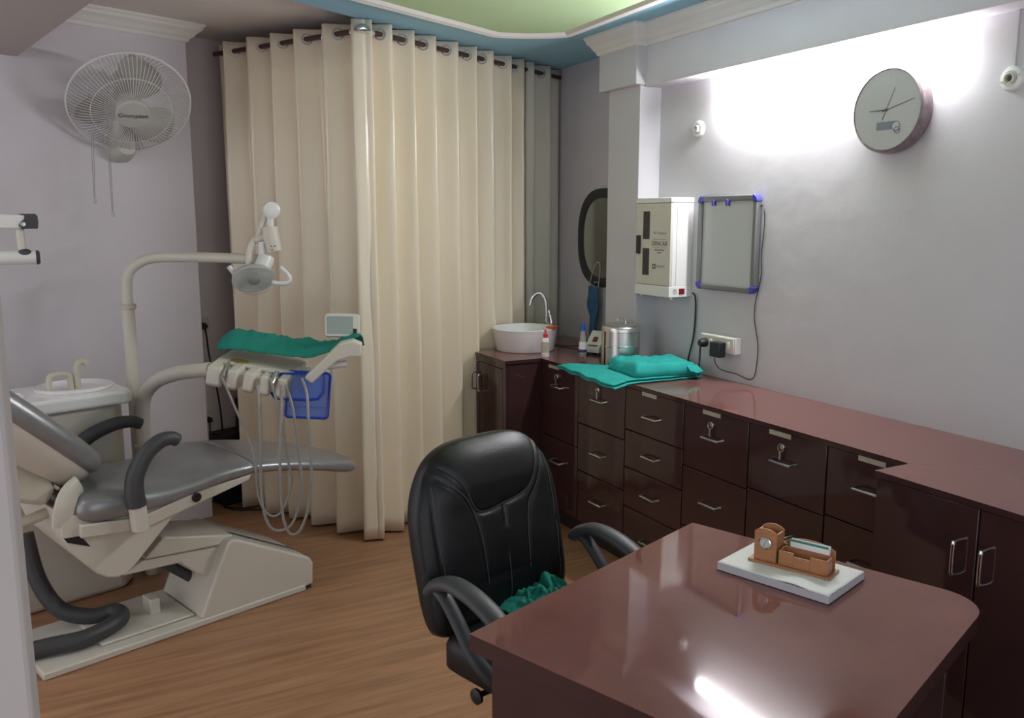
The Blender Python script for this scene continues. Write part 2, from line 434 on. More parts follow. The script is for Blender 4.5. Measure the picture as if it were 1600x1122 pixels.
def bar_handle(parent, x, y, z0, z1):
    p = smooth_path([(x, y, z1), (x - 0.022, y, z1 - 0.002), (x - 0.028, y, z1 - 0.012), (x - 0.028, y, z0 + 0.012), (x - 0.022, y, z0 + 0.002), (x, y, z0)], 4)
    MB().tube(p, 0.0048, 8).build('handle', m_chrome, parent)
# two-door cabinet that projects at the right
t = thing('door_cabinet', 'dark maroon two-door cabinet projecting at the right end, tall bar handles', 'cabinet', (2.065, 1.16, 0))
b = MB(); b.box((0.02, -0.86, 0.09), (0.592, 0.5, 0.861)); b.box((0.05, -0.86, 0), (0.592, 0.5, 0.09)); b.build('body', m_lam, t, smooth=0)
for (a, c, hy) in ((0.178, 0.498, 0.224), (-0.15, 0.173, 0.146), (-0.48, -0.155, -0.105), (-0.86, -0.485, -0.53)):
    d = MB().box((0, a, 0.10), (0.02, c, 0.858)).build('door', m_lam, t, bevel=0.0018)
    bar_handle(d, 0.0, hy, 0.665, 0.762)
# sink cabinet
t = thing('sink_cabinet', 'dark maroon two-door cabinet carrying the white wash basin, next to the curtain', 'cabinet', (2.0, 4.1, 0))
# side walls along the drapery line
pts = [(0.02, -0.174), (0.02, 0.185), (0.79, 0.555), (0.79, -0.174)]
b = MB(); b.prism(pts, 0.09, 0.861); b.prism([(p[0] + (0.03 if p[0] < 0.1 else 0), p[1]) for p in pts], 0, 0.09); b.build('body', m_lam, t, smooth=0)
for (a, c, hy) in ((0.146, 0.185, 0.178), (-0.14, 0.142, 0.096)):
    d = MB().box((0, a, 0.10), (0.02, c, 0.83)).build('door', m_lam, t, bevel=0.0018)
    bar_handle(d, 0.0, hy, 0.672, 0.768)
MB().box((0.0, -0.174, 0.0), (0.02, -0.144, 0.861)).build('stile', m_lam, t, bevel=0.002)
MB().box((0.0, -0.144, 0.834), (0.02, 0.185, 0.861)).build('rail', m_lam, t, smooth=0)
# worktop
wt = thing('worktop', 'long glossy maroon worktop running along the right wall', 'worktop', (2.4, 2.5, 0.862))
WPC = [[(2.058, 0.3), (W - 0.001, 0.3), (W - 0.001, 1.662), (2.058, 1.662)], [(2.208, 1.662), (W - 0.001, 1.662), (W - 0.001, 3.530), (2.208, 3.530)],
       [(2.208, 3.530), (2.533, 3.530), (2.533, 3.805), (2.208, 3.805)], [(2.208, 3.805), (2.798, 3.805), (2.798, 3.915), (2.208, 3.915)], [(1.992, 3.915), (2.798, 3.915), (2.798, 4.66), (1.992, 4.28)]]
sl_, tl_ = MB(), MB()
for q in WPC:
    q = [(x - 2.4, y - 2.5) for x, y in q]
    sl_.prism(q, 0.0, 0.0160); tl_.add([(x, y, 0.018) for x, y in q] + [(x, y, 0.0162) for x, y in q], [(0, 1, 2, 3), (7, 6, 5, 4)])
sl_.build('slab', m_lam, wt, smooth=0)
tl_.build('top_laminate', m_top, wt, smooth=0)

# ================================================================== DESK
t = thing('desk', 'glossy maroon desk with rounded corners in the foreground', 'desk', (0.693, 1.527, 0), R(20.4))
def desk_outline(ins=0.0, r=0.10):
    x0, x1, y0, y1 = ins, 0.90 - ins, -0.765 + ins, -ins
    pts = [(x0, y1)]
    for (cx, cy, a0) in ((x0 + r, y0 + r, 180), (x1 - r, y0 + r, 270)):
        for k in range(9): a = R(a0 + 90 * k / 8); pts.append((cx + r * math.cos(a), cy + r * math.sin(a)))
    pts.append((x1, y1))
    return pts
MB().prism(desk_outline(), 0.712, 0.7484).build('desktop', m_lam, t, smooth=30)
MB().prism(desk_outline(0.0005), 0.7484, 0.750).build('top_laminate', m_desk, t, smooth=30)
MB().box((0.03, -0.70, 0), (0.055, -0.035, 0.712)).build('side_panel', m_lam, t, bevel=0.002)
MB().box((0.845, -0.70, 0), (0.87, -0.035, 0.712)).build('side_panel', m_lam, t, bevel=0.002)
MB().box((0.055, -0.62, 0.08), (0.845, -0.60, 0.712)).build('front_panel', m_lam, t, bevel=0.002)
MB().box((0.055, -0.08, 0.60), (0.845, -0.06, 0.712)).build('drawer_apron', m_lam, t, bevel=0.002)

# paper block and organizer
pa = math.atan2(0.06, 0.183)
t = thing('paper_block', 'thick white paper pad lying on the desk', 'paper pad', (1.374, 1.547, 0.750), pa)
MB().box((0, -0.283, 0.0015), (0.193, 0, 0.020)).build('sheets', m_paper_side, t, smooth=0)
def sheet(u, v):
    x = 0.193 * u; y = -0.283 * v
    z = 0.0205
    lift = 0.0
    if v > 0.55: lift = 0.0035 * max(0, math.sin((v - 0.55) / 0.45 * PI * 1.6)) * (1 - u) ** 2
    if v > 0.9 and u < 0.35: lift += 0.002 * math.sin(u * 18)
    return (x, y, z + abs(lift))
MB().grid(sheet, 16, 30).build('top_sheet', m_paper, t, solid=0.0006)
MB().box((-0.002, -0.285, 0.0), (0.195, 0.002, 0.0015)).build('cover', m_black, t, smooth=0)

oa = math.atan2(-0.173, 0.076)
t = thing('desk_organizer', 'wooden desk organizer with pen box and small clock, on the paper pad', 'organizer', (1.452, 1.516, 0.7713), oa)
MB().box((-0.006, -0.004, 0), (0.196, 0.064, 0.006)).build('base', m_oak, t, bevel=0.0015)
# pen box: four walls with arched front and back
def arch(x0, x1, z0, z1, rise, n=10):
    return [(x0, z0), (x1, z0)] + [(x1 + (x0 - x1) * k / n, z1 + rise * (4 * (k / n) * (1 - k / n)) ** 0.8) for k in range(n + 1)]
pb = MB()
pb.prism(arch(0.006, 0.062, 0.006, 0.078, 0.010), 0.004, 0.009, 'y')
pb.prism(arch(0.006, 0.062, 0.006, 0.078, 0.010), 0.050, 0.055, 'y')
pb.box((0.006, 0.009, 0.006), (0.011, 0.050, 0.076)); pb.box((0.057, 0.009, 0.006), (0.062, 0.050, 0.076))
px = pb.build('pen_box', m_oak, t, bevel=0.0008)
cb = MB(); cb.box((0.072, 0.004, 0.006), (0.105, 0.008, 0.042)); cb.box((0.105, 0.004, 0.006), (0.145, 0.008, 0.034)); cb.box((0.145, 0.004, 0.006), (0.182, 0.008, 0.042))
cb.box((0.068, 0.004, 0.006), (0.072, 0.040, 0.042)); cb.box((0.182, 0.004, 0.006), (0.186, 0.040, 0.042)); cb.box((0.072, 0.036, 0.006), (0.182, 0.040, 0.044))
cb.build('card_box', m_oak, t, bevel=0.0008)
MB().prism(arch(0.064, 0.188, 0.006, 0.052, 0.014), 0.052, 0.056, 'y').build('back_panel', m_oak, t, bevel=0.0008)
MB().box((0.060, 0.049, 0.044), (0.072, 0.054, 0.050)).build('peg', m_oakl, t, smooth=0)
mcl = Matrix.Translation((0.034, 0.004, 0.052)) @ Matrix.Rotation(R(90), 4, 'X')
ck = MB().lathe([(0.0155, 0), (0.0155, 0.003), (0.013, 0.005), (0.0125, 0.004), (0.0, 0.004)], 24, mcl).build('clock_bezel', m_chrome, t)
MB().lathe([(0.0122, 0.0035), (0.0122, 0.0046)], 24, mcl).build('clock_dial', m_clockface, ck)
hm = MB()
for k in range(12):
    a = 2 * PI * k / 12
    hm.box((-0.0004, 0.0088, 0.0046), (0.0004, 0.0112, 0.005), mcl @ Matrix.Rotation(a, 4, 'Z'))
hm.box((-0.0005, 0, 0.0046), (0.0005, 0.007, 0.0052), mcl @ Matrix.Rotation(R(-20), 4, 'Z')); hm.box((-0.0005, 0, 0.0046), (0.0005, 0.009, 0.0052), mcl @ Matrix.Rotation(R(175), 4, 'Z'))
hm.build('clock_marks', m_ink, ck, smooth=0)
M_ = Matrix.Translation((1.452, 1.516, 0.7713)) @ Matrix.Rotation(oa, 4, 'Z')
for (y, m_, z, xo, lab) in ((0.0425, m_paper, 0.050, 0.082, 'white card at the front of the organizer slot'), (0.0458, m_cardg, 0.054, 0.078, 'green card in the middle of the organizer slot'), (0.0492, m_paper, 0.057, 0.083, 'white card at the back of the organizer slot')):
    o = tag(MB().box((0, -0.0008, 0), (0.094, 0.0008, z)).build('visiting_card', m_, None, smooth=0), lab, 'card', 'cards in the desk organizer')
    o.location = M_ @ Vector((xo, y, 0.0065)); o.rotation_euler = (0, 0, oa)
# pen behind the paper block
pn = thing('pen', 'black pen with a chrome tip lying behind the paper pad', 'pen', (1.640, 1.42, 0.755), R(-66))
MB().tube([(-0.03, 0, 0), (0.06, 0, 0)], 0.0045, 8).build('barrel', m_black, pn)
MB().tube([(-0.055, 0, 0), (-0.03, 0, 0)], [0.002, 0.004], 8).build('tip', m_chrome, pn)

# ================================================================== THINGS ON THE RIGHT WALL
def on_wall(M_x):  # frame on the right wall: local x runs towards -Y (right in view), y up, z out of the wall
    return M_x
def WF(y, z, off=0.0):
    return basis((0, -1, 0), (0, 0, 1), (W - off, y, z))
# sterilizer cabinet
t = thing('uv_cabinet', 'white steel UV storage cabinet hung on the wall beside the column', 'cabinet', (W, 3.39, 1.24))
DX = -0.133
b = MB(); b.box((DX + 0.012, -0.135, 0.052), (0, 0.138, 0.446)); b.build('body', m_white, t, bevel=0.003)
MB().box((DX - 0.002, -0.138, 0.444), (0, 0.140, 0.468)).build('top_cap', m_white, t, bevel=0.003)
MB().box((DX - 0.002, -0.138, 0.0), (0, 0.140, 0.052)).build('control_base', m_white, t, bevel=0.003)
dr = MB().box((DX, -0.135, 0.054), (DX + 0.012, 0.138, 0.442)).build('door', m_cream, t, bevel=0.002)
for (z0, z1) in ((0.272, 0.405), (0.098, 0.228)):
    o = MB().box((DX - 0.0015, 0.028, z0), (DX + 0.002, 0.080, z1)).build('window_pane', m_glass, dr, smooth=0)
MB().box((DX - 0.012, 0.098, 0.200), (DX + 0.001, 0.124, 0.290)).build('handle', m_black, dr, bevel=0.004)
def FM(y, z): return basis((0, -1, 0), (0, 0, 1), (DX - 0.0004, y, z))
tx = text_mb('UV Chamber', 0.019, FM(-0.052, 0.302)); tx.build('print', m_inkl, dr, smooth=0)
tx = text_mb('DENCAB', 0.030, FM(-0.052, 0.252))
tx.box((-0.048, 0.0195, -0.0003), (0.048, 0.0215, 0.0003), FM(-0.052, 0.252)); tx.box((-0.048, -0.0195, -0.0003), (0.048, -0.0180, 0.0003), FM(-0.052, 0.252))
tx.build('lettering', m_ink, dr, smooth=0)
tx = text_mb('Instrument Storage', 0.0095, FM(-0.052, 0.222)); o2 = text_mb('Sterilizer', 0.0095, FM(-0.052, 0.209)); tx.add(o2.v, o2.f); tx.build('small_print', m_ink, dr, smooth=0)
tx = text_mb('DENFIT', 0.021, FM(-0.064, 0.143)); tx.build('maker_name', m_inkl, dr, smooth=0)
lg = MB(); lg.box((-0.012, -0.012, -0.0004), (0.012, 0.012, 0.0004), FM(-0.012, 0.143)); lg.build('maker_mark', m_ink, dr, smooth=0)
lg = MB(); lg.box((-0.003, -0.008, 0), (0.003, 0.008, 0.0008), FM(-0.012, 0.143)); lg.box((-0.008, -0.0025, 0), (0.008, 0.0025, 0.0008), FM(-0.012, 0.143)); lg.build('maker_mark_cross', m_cream, dr, smooth=0)
SM = basis((1, 0, 0), (0, 0, 1), (-0.062, -0.1385, 0.028))
sw = MB().box((-0.016, -0.013, 0), (0.016, 0.013, 0.004), SM).build('switch', m_switch, t, bevel=0.0015)
rg = MB(); rg.tube([(-0.040 + 0.011 * math.cos(a), 0.011 * math.sin(a), 0.0006) for a in [k * PI / 8 for k in range(16)]], 0.0008, 6, True, M=SM); rg.box((-0.046, -0.0006, 0), (-0.034, 0.0006, 0.0008), SM); rg.box((-0.0445, 0.004, 0), (-0.0355, 0.0052, 0.0008), SM)
rg.build('symbol', m_ink, t, smooth=0)
MB().box((-0.0006, -0.1362, 0.055), (0.0006, -0.1350, 0.442), Matrix.Translation((DX + 0.036, 0, 0))).build('side_seam', m_inkl, t, smooth=0)
for (yy) in (-0.12, 0.12):
    MB().lathe([(0.006, -0.012), (0.006, 0.0)], 8, Matrix.Translation((DX + 0.025, yy, 0))).build('foot', m_white, t)
# its power cord
tag(MB().tube(smooth_path([(W - 0.018, 3.222, 1.262), (W - 0.014, 3.208, 1.245), (W - 0.010, 3.206, 1.18), (W - 0.010, 3.214, 1.06), (W - 0.014, 3.238, 0.96), (W - 0.02, 3.250, 0.8845)], 8), 0.0042, 8).build('hanging_cable', m_black), 'black power cord hanging from the UV cabinet to the worktop', 'cable')

# x-ray viewer / board with blue corners
t = thing('wall_board', 'light panel in a dark grey frame with blue corner caps', 'board', (W, 2.995, 1.287))
BW, BH = 0.385, 0.425
def brd(y, z, off): return basis((0, -1, 0), (0, 0, 1), (-off, y, z))
fr = 0.026
MB().box((-0.020, -BW / 2 + 0.01, 0.01), (-0.006, BW / 2 - 0.01, BH - 0.01)).build('panel', m_board, t, smooth=0)
for (lo, hi) in (((-0.032, -BW / 2, 0.03), (-0.004, -BW / 2 + fr, BH - 0.03)), ((-0.032, BW / 2 - fr, 0.03), (-0.004, BW / 2, BH - 0.03)),
                 ((-0.032, -BW / 2 + 0.03, 0), (-0.004, BW / 2 - 0.03, fr)), ((-0.032, -BW / 2 + 0.03, BH - fr), (-0.004, BW / 2 - 0.03, BH))):
    MB().box(lo, hi).build('frame_rail', m_alum, t, bevel=0.005)
for sy in (-1, 1):
    for (zc) in (0, 1):
        pts = []
        r_ = 0.030
        q = [(0, 0)] if False else []
        cy = sy * (BW / 2 - r_); cz = r_ if zc == 0 else BH - r_
        for k in range(7):
            a = R(90 * k / 6)
            q.append((cy + sy * (r_ + 0.002) * math.cos(a), cz + (1 if zc else -1) * (r_ + 0.002) * math.sin(a)))
        q += [(cy, cz + (1 if zc else -1) * (r_ - fr)), (cy + sy * (r_ - fr), cz)]
        MB().prism(q, -0.034, -0.003, 'x').build('corner_cap', m_cornerb, t, bevel=0.003)
for y in (-0.005, 0.088):
    MB().box((-0.036, y - 0.008, BH - 0.045), (-0.018, y + 0.008, BH - 0.018)).build('film_clip', m_cornerb, t, bevel=0.003)
MB().box((-0.012, -BW / 2 - 0.008, BH - 0.052), (-0.004, -BW / 2 + 0.002, BH - 0.046)).build('socket', m_black, t)

# switch board, plug, adaptor, cables
t = thing('switch_board', 'white electrical switch board above the worktop', 'switch board', (W, 3.012, 1.008))
MB().box((-0.035, -0.118, 0.0), (0, 0.118, 0.075)).build('box', m_white, t, bevel=0.003)
MB().box((-0.042, -0.108, 0.004), (-0.035, 0.112, 0.071)).build('face_plate', m_cream, t, bevel=0.002)
for yy in (0.038, -0.080):
    MB().box((-0.047, yy - 0.008, 0.024), (-0.042, yy + 0.008, 0.054)).build('switch', m_white, t, bevel=0.002)
for yy in (0.03, -0.03, -0.1, 0.1):
    MB().lathe([(0.003, 0), (0.003, 0.001)], 8, basis((0, -1, 0), (0, 0, 1), (-0.0421, yy, 0.066))).build('screw', m_steel, t)
t = thing('plug', 'round black plug in the left socket of the switch board', 'plug', (W - 0.0425, 3.088, 1.042))
MB().lathe([(0.021, 0), (0.021, 0.018), (0.014, 0.036), (0.006, 0.040)], 16, basis((0, -1, 0), (0, 0, 1), (0, 0, 0))).build('plug_body', m_black, t)
MB().tube(smooth_path([(-0.030, 0, -0.008), (-0.030, 0.0, -0.04), (-0.032, 0.0, -0.09), (-0.032, 0.001, -0.158)], 6), 0.0045, 8).build('cable', m_black, t)
t = thing('power_adapter', 'square black power adapter plugged into the switch board', 'adapter', (W - 0.0425, 2.983, 0.99))
MB().box((-0.038, -0.034, 0.0), (0, 0.034, 0.068)).build('block', m_black, t, bevel=0.004)
cp = [(2.60, 3.000, 0.992), (2.60, 2.998, 0.965), (2.612, 2.985, 0.938), (2.628, 2.955, 0.925), (2.640, 2.912, 0.922), (2.648, 2.870, 0.912), (2.650, 2.837, 0.906), (2.650, 2.806, 0.914), (2.651, 2.792, 0.94),
      (2.651, 2.783, 1.01), (2.651, 2.784, 1.07), (2.651, 2.800, 1.13), (2.651, 2.812, 1.18), (2.651, 2.811, 1.25), (2.651, 2.795, 1.31), (2.651, 2.783, 1.37), (2.651, 2.787, 1.45), (2.651, 2.781, 1.53), (2.651, 2.777, 1.60), (2.651, 2.783, 1.645), (2.651, 2.796, 1.660), (2.652, 2.806, 1.664)]
o = MB().tube(smooth_path([(x - (W - 0.0425), y - 2.983, z - 0.99) for (x, y, z) in cp], 5), 0.0022, 6).build('thin_cable', m_black, t)

# wall clock
t = thing('wall_clock', 'round wall clock with pale dial and mottled pink-grey rim', 'clock', (W, 2.155, 1.984))
KM = basis((0, -1, 0), (0, 0, 1), (0, 0, 0))
MB().lathe([(0.136, 0), (0.146, 0.010), (0.150, 0.030), (0.146, 0.056), (0.140, 0.062), (0.137, 0.057), (0.0, 0.056)], 48, KM).build('rim', m_clockrim, t)
dl = MB().lathe([(0.1365, 0.056), (0.1365, 0.0585)], 48, KM).build('dial', m_clockface, t)
hm = MB()
for k in range(12):
    hm.box((-0.004, 0.100, 0.0585), (0.004, 0.122, 0.0588), KM @ Matrix.Rotation(2 * PI * k / 12, 4, 'Z'))
hm.build('hour_marks', mat('pale_marks', (0.47, 0.47, 0.46), 0.4), dl, smooth=0)['kind'] = 'stuff'
def hand(nm, ang, l, wd, tail, z):
    MB().prism([(-wd, -tail), (wd, -tail), (wd * 0.5, l), (-wd * 0.5, l)], z, z + 0.0008, 'z', KM @ Matrix.Rotation(-R(ang), 4, 'Z')).build(nm, m_ink, t, smooth=0)
hand('minute_hand', 76, 0.115, 0.0018, 0.02, 0.0592)
hand('hour_hand', 271, 0.072, 0.0022, 0.0, 0.0600)
hand('second_hand', 24, 0.080, 0.0012, 0.036, 0.0608)
MB().lathe([(0.005, 0.0588), (0.005, 0.0625)], 12, KM).build('hub', m_ink, t)
MB().box((-0.038, -0.068, 0.0585), (0.045, -0.040, 0.0592), KM).build('lcd', m_lcd, dl, smooth=0)
MB().lathe([(0.016, 0.0592), (0.016, 0.0600)], 20, KM @ Matrix.Translation((0.043, -0.058, 0))).build('moon_symbol', m_clockface, dl)
rg = MB(); rg.tube([(0.043 + 0.016 * math.cos(a), -0.058 + 0.016 * math.sin(a), 0.0602) for a in [k * PI / 8 for k in range(16)]], 0.0014, 6, True, M=KM); rg.tube([(0.049 + 0.011 * math.cos(a), -0.072 + 0.011 * math.sin(a), 0.0604) for a in [k * PI / 8 for k in range(16)]], 0.0014, 6, True, M=KM)
rg.build('symbol_ring', m_lcd, dl)
# two round batten holders
for (y, z, lab, hole) in ((3.233, 2.020, 'round white lamp holder base on the wall above the UV cabinet', False), (1.740, 2.036, 'round white lamp holder with dark socket at the far right', True)):
    t = thing('lamp_holder', lab, 'lamp holder', (W, y, z))
    MB().lathe([(0.038, 0), (0.038, 0.008), (0.034, 0.014), (0.024, 0.016), (0.022, 0.010), (0.0, 0.010)], 28, KM).build('base', m_white, t)
    MB().lathe([(0.017, 0.010), (0.017, 0.026), (0.013, 0.027), (0.012, 0.016), (0.0, 0.016)], 20, KM).build('socket', m_white if not hole else m_cream, t)
    MB().lathe([(0.009, 0.016), (0.009, 0.0185), (0.0, 0.0185)], 14, KM).build('contact', m_char if hole else m_cream, t)
    for sg in (-1, 1): MB().lathe([(0.003, 0.0145), (0.003, 0.0165)], 8, KM @ Matrix.Translation((sg * 0.028, sg * 0.008, 0))).build('screw', m_steel, t)
    if hole: MB().box((-0.008, -0.006, 0.036), (0, 0.006, 0.205)).build('conduit', m_wallw, t, smooth=0)

# mirror and mask on the wall beyond the column
t = thing('mirror', 'oval mirror in a thick dark frame half behind the column', 'mirror', (2.80, 4.225, 1.50))
MM = basis((0, -1, 0), (0, 0, 1), (0, 0, 0))
def stad(hx, hy, e=2.5, n=56): return superring(0, 0, hx, hy, e, n)
MB().loft([[(x, y, 0) for x, y in stad(0.262, 0.285)], [(x, y, 0.018) for x, y in stad(0.262, 0.285)], [(x, y, 0.024) for x, y in stad(0.250, 0.273)], [(x, y, 0.020) for x, y in stad(0.208, 0.231)], [(x, y, 0.008) for x, y in stad(0.206, 0.229)]], True, MM).build('frame', m_mframe, t)
MB().loft([[(x, y, 0.010) for x, y in stad(0.207, 0.230)], [(x, y, 0.014) for x, y in stad(0.207, 0.230)]], True, MM).build('glass', m_mirror, t)
MB().lathe([(0.004, 0), (0.004, 0.035), (0.006, 0.037)], 10, MM @ Matrix.Translation((-0.01, -0.255, 0.02))).build('hook', m_steel, t)
t = thing('face_mask', 'blue disposable mask hanging by its white loop below the mirror', 'mask', (2.755, 4.262, 0.925))
def mk(u, v):
    z = 0.295 * (1 - v)
    wv = 0.050 + 0.012 * math.sin(v * 5)
    y = wv * (0.5 - u) * 2 + 0.01 * math.sin(v * 4) - 0.012 * v
    x = 0.014 * math.sin(u * 9 + v * 2) + 0.006 * math.sin(v * 11 + u * 4) - 0.006
    return (x, y, z - 0.03 * u * v)
MB().grid(mk, 18, 26).build('fabric', m_bluemask, t, solid=0.003)
MB().tube(smooth_path([(0.0, 0.046, 0.29), (0.006, 0.03, 0.36), (0.01, -0.005, 0.425), (0.008, -0.04, 0.435), (0.004, -0.06, 0.40), (0.0, -0.05, 0.29)], 6), 0.0022, 6).build('ear_loop', m_white_cord, t)

# ================================================================== ON THE WORKTOP
TZ = 0.880
t = thing('wash_basin', 'round white countertop wash basin', 'basin', (2.282, 4.235, TZ))
MB().lathe([(0.160, 0.0), (0.166, 0.006), (0.182, 0.118), (0.186, 0.124), (0.182, 0.128), (0.176, 0.124), (0.166, 0.06), (0.120, 0.022), (0.03, 0.016), (0.0, 0.016)], 56).build('bowl', m_porc, t, smooth=60)
MB().lathe([(0.022, 0.0165), (0.022, 0.020), (0.016, 0.021), (0.0, 0.019)], 20).build('drain', m_chrome, t)
MB().lathe([(0.010, 0), (0.010, 0.004), (0.006, 0.005)], 14, Matrix.Translation((-0.085, 0.148, 0.092)) @ Matrix.Rotation(R(90), 4, 'X')).build('overflow', m_chrome, t)
t = thing('gooseneck_tap', 'chrome gooseneck tap behind the wash basin', 'tap', (2.482, 4.335, TZ))
MB().lathe([(0.026, 0), (0.026, 0.006), (0.017, 0.012), (0.016, 0.10), (0.013, 0.112)], 20).build('tap_body', m_chrome, t)
MB().tube(smooth_path([(0, 0, 0.10), (-0.002, 0.001, 0.20), (-0.010, 0.005, 0.265), (-0.034, 0.017, 0.303), (-0.064, 0.030, 0.295), (-0.082, 0.039, 0.265), (-0.090, 0.043, 0.232)], 6), 0.0105, 12).build('spout', m_chrome, t)
MB().tube(smooth_path([(0.008, -0.006, 0.10), (0.020, -0.016, 0.13), (0.012, -0.012, 0.18), (0.006, -0.008, 0.205)], 5), [0.009] * 6 + [0.007] * 5 + [0.005] * 5, 10).build('lever', m_chrome, t)
t = thing('soap_dish', 'orange-red soap dish resting on the basin rim', 'dish', (2.372, 4.086, TZ + 0.1285))
MB().lathe([(0.010, 0.0), (0.030, 0.004), (0.038, 0.014), (0.035, 0.014), (0.028, 0.008), (0.0, 0.006)], 24).build('dish', m_orange, t)
t = thing('sanitizer_bottle', 'small white lotion bottle with red cap in front of the basin', 'bottle', (2.256, 3.955, TZ))
MB().loft([[(x, y, z) for x, y in superring(0, 0, hx, hy, 2.8, 20)] for (hx, hy, z) in ((0.020, 0.014, 0), (0.0215, 0.0155, 0.003), (0.0215, 0.0155, 0.085), (0.019, 0.014, 0.098), (0.010, 0.010, 0.104))], True, Matrix.Rotation(R(-28), 4, 'Z')).build('body', m_white, t)
MB().loft([[(x, y, z) for x, y in superring(0, 0, hx, hy, 2.8, 20)] for (hx, hy, z) in ((0.0219, 0.0159, 0.022), (0.0219, 0.0159, 0.080))], False, Matrix.Rotation(R(-28), 4, 'Z')).build('label', m_label, t)
MB().lathe([(0.0125, 0.102), (0.0125, 0.122), (0.006, 0.128), (0.005, 0.146), (0.0, 0.146)], 18).build('cap', m_red, t)
t = thing('squeeze_bottle', 'clear squeeze bottle with a pointed blue cap beside the mask', 'bottle', (2.437, 3.868, TZ))
MB().lathe([(0.020, 0), (0.0225, 0.004), (0.0225, 0.045), (0.016, 0.10), (0.013, 0.130), (0.012, 0.146)], 20).build('body', m_clear, t)
MB().lathe([(0.0229, 0.020), (0.0229, 0.044), (0.0185, 0.080)], 20, cap=False).build('label', m_paper, t)
MB().lathe([(0.0232, 0.022), (0.0232, 0.040)], 20, cap=False).build('label_band', mat('label_navy', (0.03, 0.04, 0.16), 0.6), t)
MB().lathe([(0.0150, 0.140), (0.0150, 0.150), (0.006, 0.186), (0.0, 0.187)], 18).build('cap', m_bluecap, t)
t = thing('small_device', 'small white table-top device with a red switch beside the steel drum', 'device', (2.555, 3.912, TZ), R(28))
b = MB(); b.prism([(-0.06, 0.012), (0.05, 0.012), (0.05, 0.118), (0.028, 0.124), (-0.060, 0.034)], -0.045, 0.045, 'y'); b.build('housing', m_white, t, bevel=0.004)
SL = basis((0, -1, 0), (0.088, 0, 0.090), (-0.016, 0, 0.0805))
MB().box((-0.013, -0.016, 0), (0.013, 0.016, 0.004), SL).build('switch', m_switch, t, bevel=0.001)
MB().box((-0.03, -0.046, 0), (0.03, -0.038, 0.0008), SL).build('print', m_ink, t, smooth=0)
for (x, y) in ((-0.045, -0.032), (-0.045, 0.032), (0.04, -0.032), (0.04, 0.032)):
    MB().lathe([(0.008, 0), (0.009, 0.012)], 10, Matrix.Translation((x, y, 0))).build('foot', m_black, t)
tag(MB().tube(smooth_path([(2.50, 4.32, TZ + 0.0035), (2.55, 4.20, TZ + 0.006), (2.62, 4.13, TZ + 0.012), (2.64, 4.05, TZ + 0.006), (2.58, 3.98, TZ + 0.0035)], 7), 0.0032, 6).build('device_cable', m_black), 'black cable lying on the worktop right of the basin', 'cable')
# steel drum
t = thing('sterilizing_drum', 'round stainless steel sterilizing drum with wire handle', 'drum', (2.438, 3.512, TZ), R(200))
rr = 0.092
MB().lathe([(rr - 0.003, 0), (rr, 0.003), (rr, 0.185), (rr - 0.002, 0.185), (rr - 0.002, 0.02), (0, 0.02)], 48).build('body', m_steel, t)
for z in (0.108, 0.181):
    MB().lathe([(rr, z - 0.004), (rr + 0.003, z - 0.002), (rr + 0.003, z + 0.002), (rr, z + 0.004)], 48, cap=False).build('band', m_chrome, t)
ld = MB().lathe([(rr + 0.004, 0.181), (rr + 0.004, 0.200), (rr, 0.206), (rr - 0.012, 0.211), (rr - 0.02, 0.209), (0, 0.211)], 48).build('lid', m_steel, t)
MB().tube(smooth_path([(-0.034, 0, 0.207), (-0.036, 0, 0.236), (-0.022, 0, 0.246), (0, 0, 0.240), (0.022, 0, 0.246), (0.036, 0, 0.236), (0.034, 0, 0.207)], 5), 0.0018, 6).build('handle', m_chrome, ld)
tape = MB()
tape.grid(lambda u, v: ((rr + 0.0045) * math.cos(R(-52 + 28 * u)), (rr + 0.0045) * math.sin(R(-52 + 28 * u)), 0.005 + 0.190 * v), 6, 2)
tp = tape.build('tape_strip', mat('masking_tape', (0.50, 0.42, 0.31), 0.75, var=0.2, vscale=40, stretch=(1, 1, 0.2)), t, solid=0.0006); tp['label'] = 'aged masking tape strip'
# teal cloths
def drape(name, label, cat, c, rz, sx, sy, h, m_, amp, seed, hang=None):
    t = thing(name, label, cat, c, rz)
    off = Vector((seed * 3.1, seed * 1.7, 0))
    def f(u, v):
        x = (u - 0.5) * sx; y = (v - 0.5) * sy
        e = min(u, 1 - u) * sx; g_ = min(v, 1 - v) * sy; ed = min(e, g_)
        k = min(1.0, max(0.0, ed / 0.03))
        z = h * (math.sin(k * PI / 2)) ** 0.7
        nz = noise.noise(Vector((x * 12, y * 12, 0)) + off) * amp + noise.noise(Vector((x * 30, y * 30, 3)) + off) * amp * 0.45 - abs(noise.noise(Vector((x * 9 + y * 5, y * 9, 8)) + off)) * amp * 0.9
        z = max(0.0015, z + nz * (0.35 + 0.65 * k))
        x += noise.noise(Vector((y * 14, 1, 5)) + off) * 0.010 * (1 if e < 0.03 else 0.2); y += noise.noise(Vector((x * 14, 7, 5)) + off) * 0.010 * (1 if g_ < 0.03 else 0.2)
        return (x, y, z)
    MB().grid(f, 44, 36).build('cloth_layer', m_, t, solid=0.003, smooth=80)
    return t
t = thing('flat_cloth', 'flat folded teal cloth hanging over the worktop edge', 'cloth', (2.33, 3.33, TZ))
Q = [Vector((2.15, 3.665)), Vector((2.105, 3.075)), Vector((2.595, 3.07)), Vector((2.575, 3.225))]
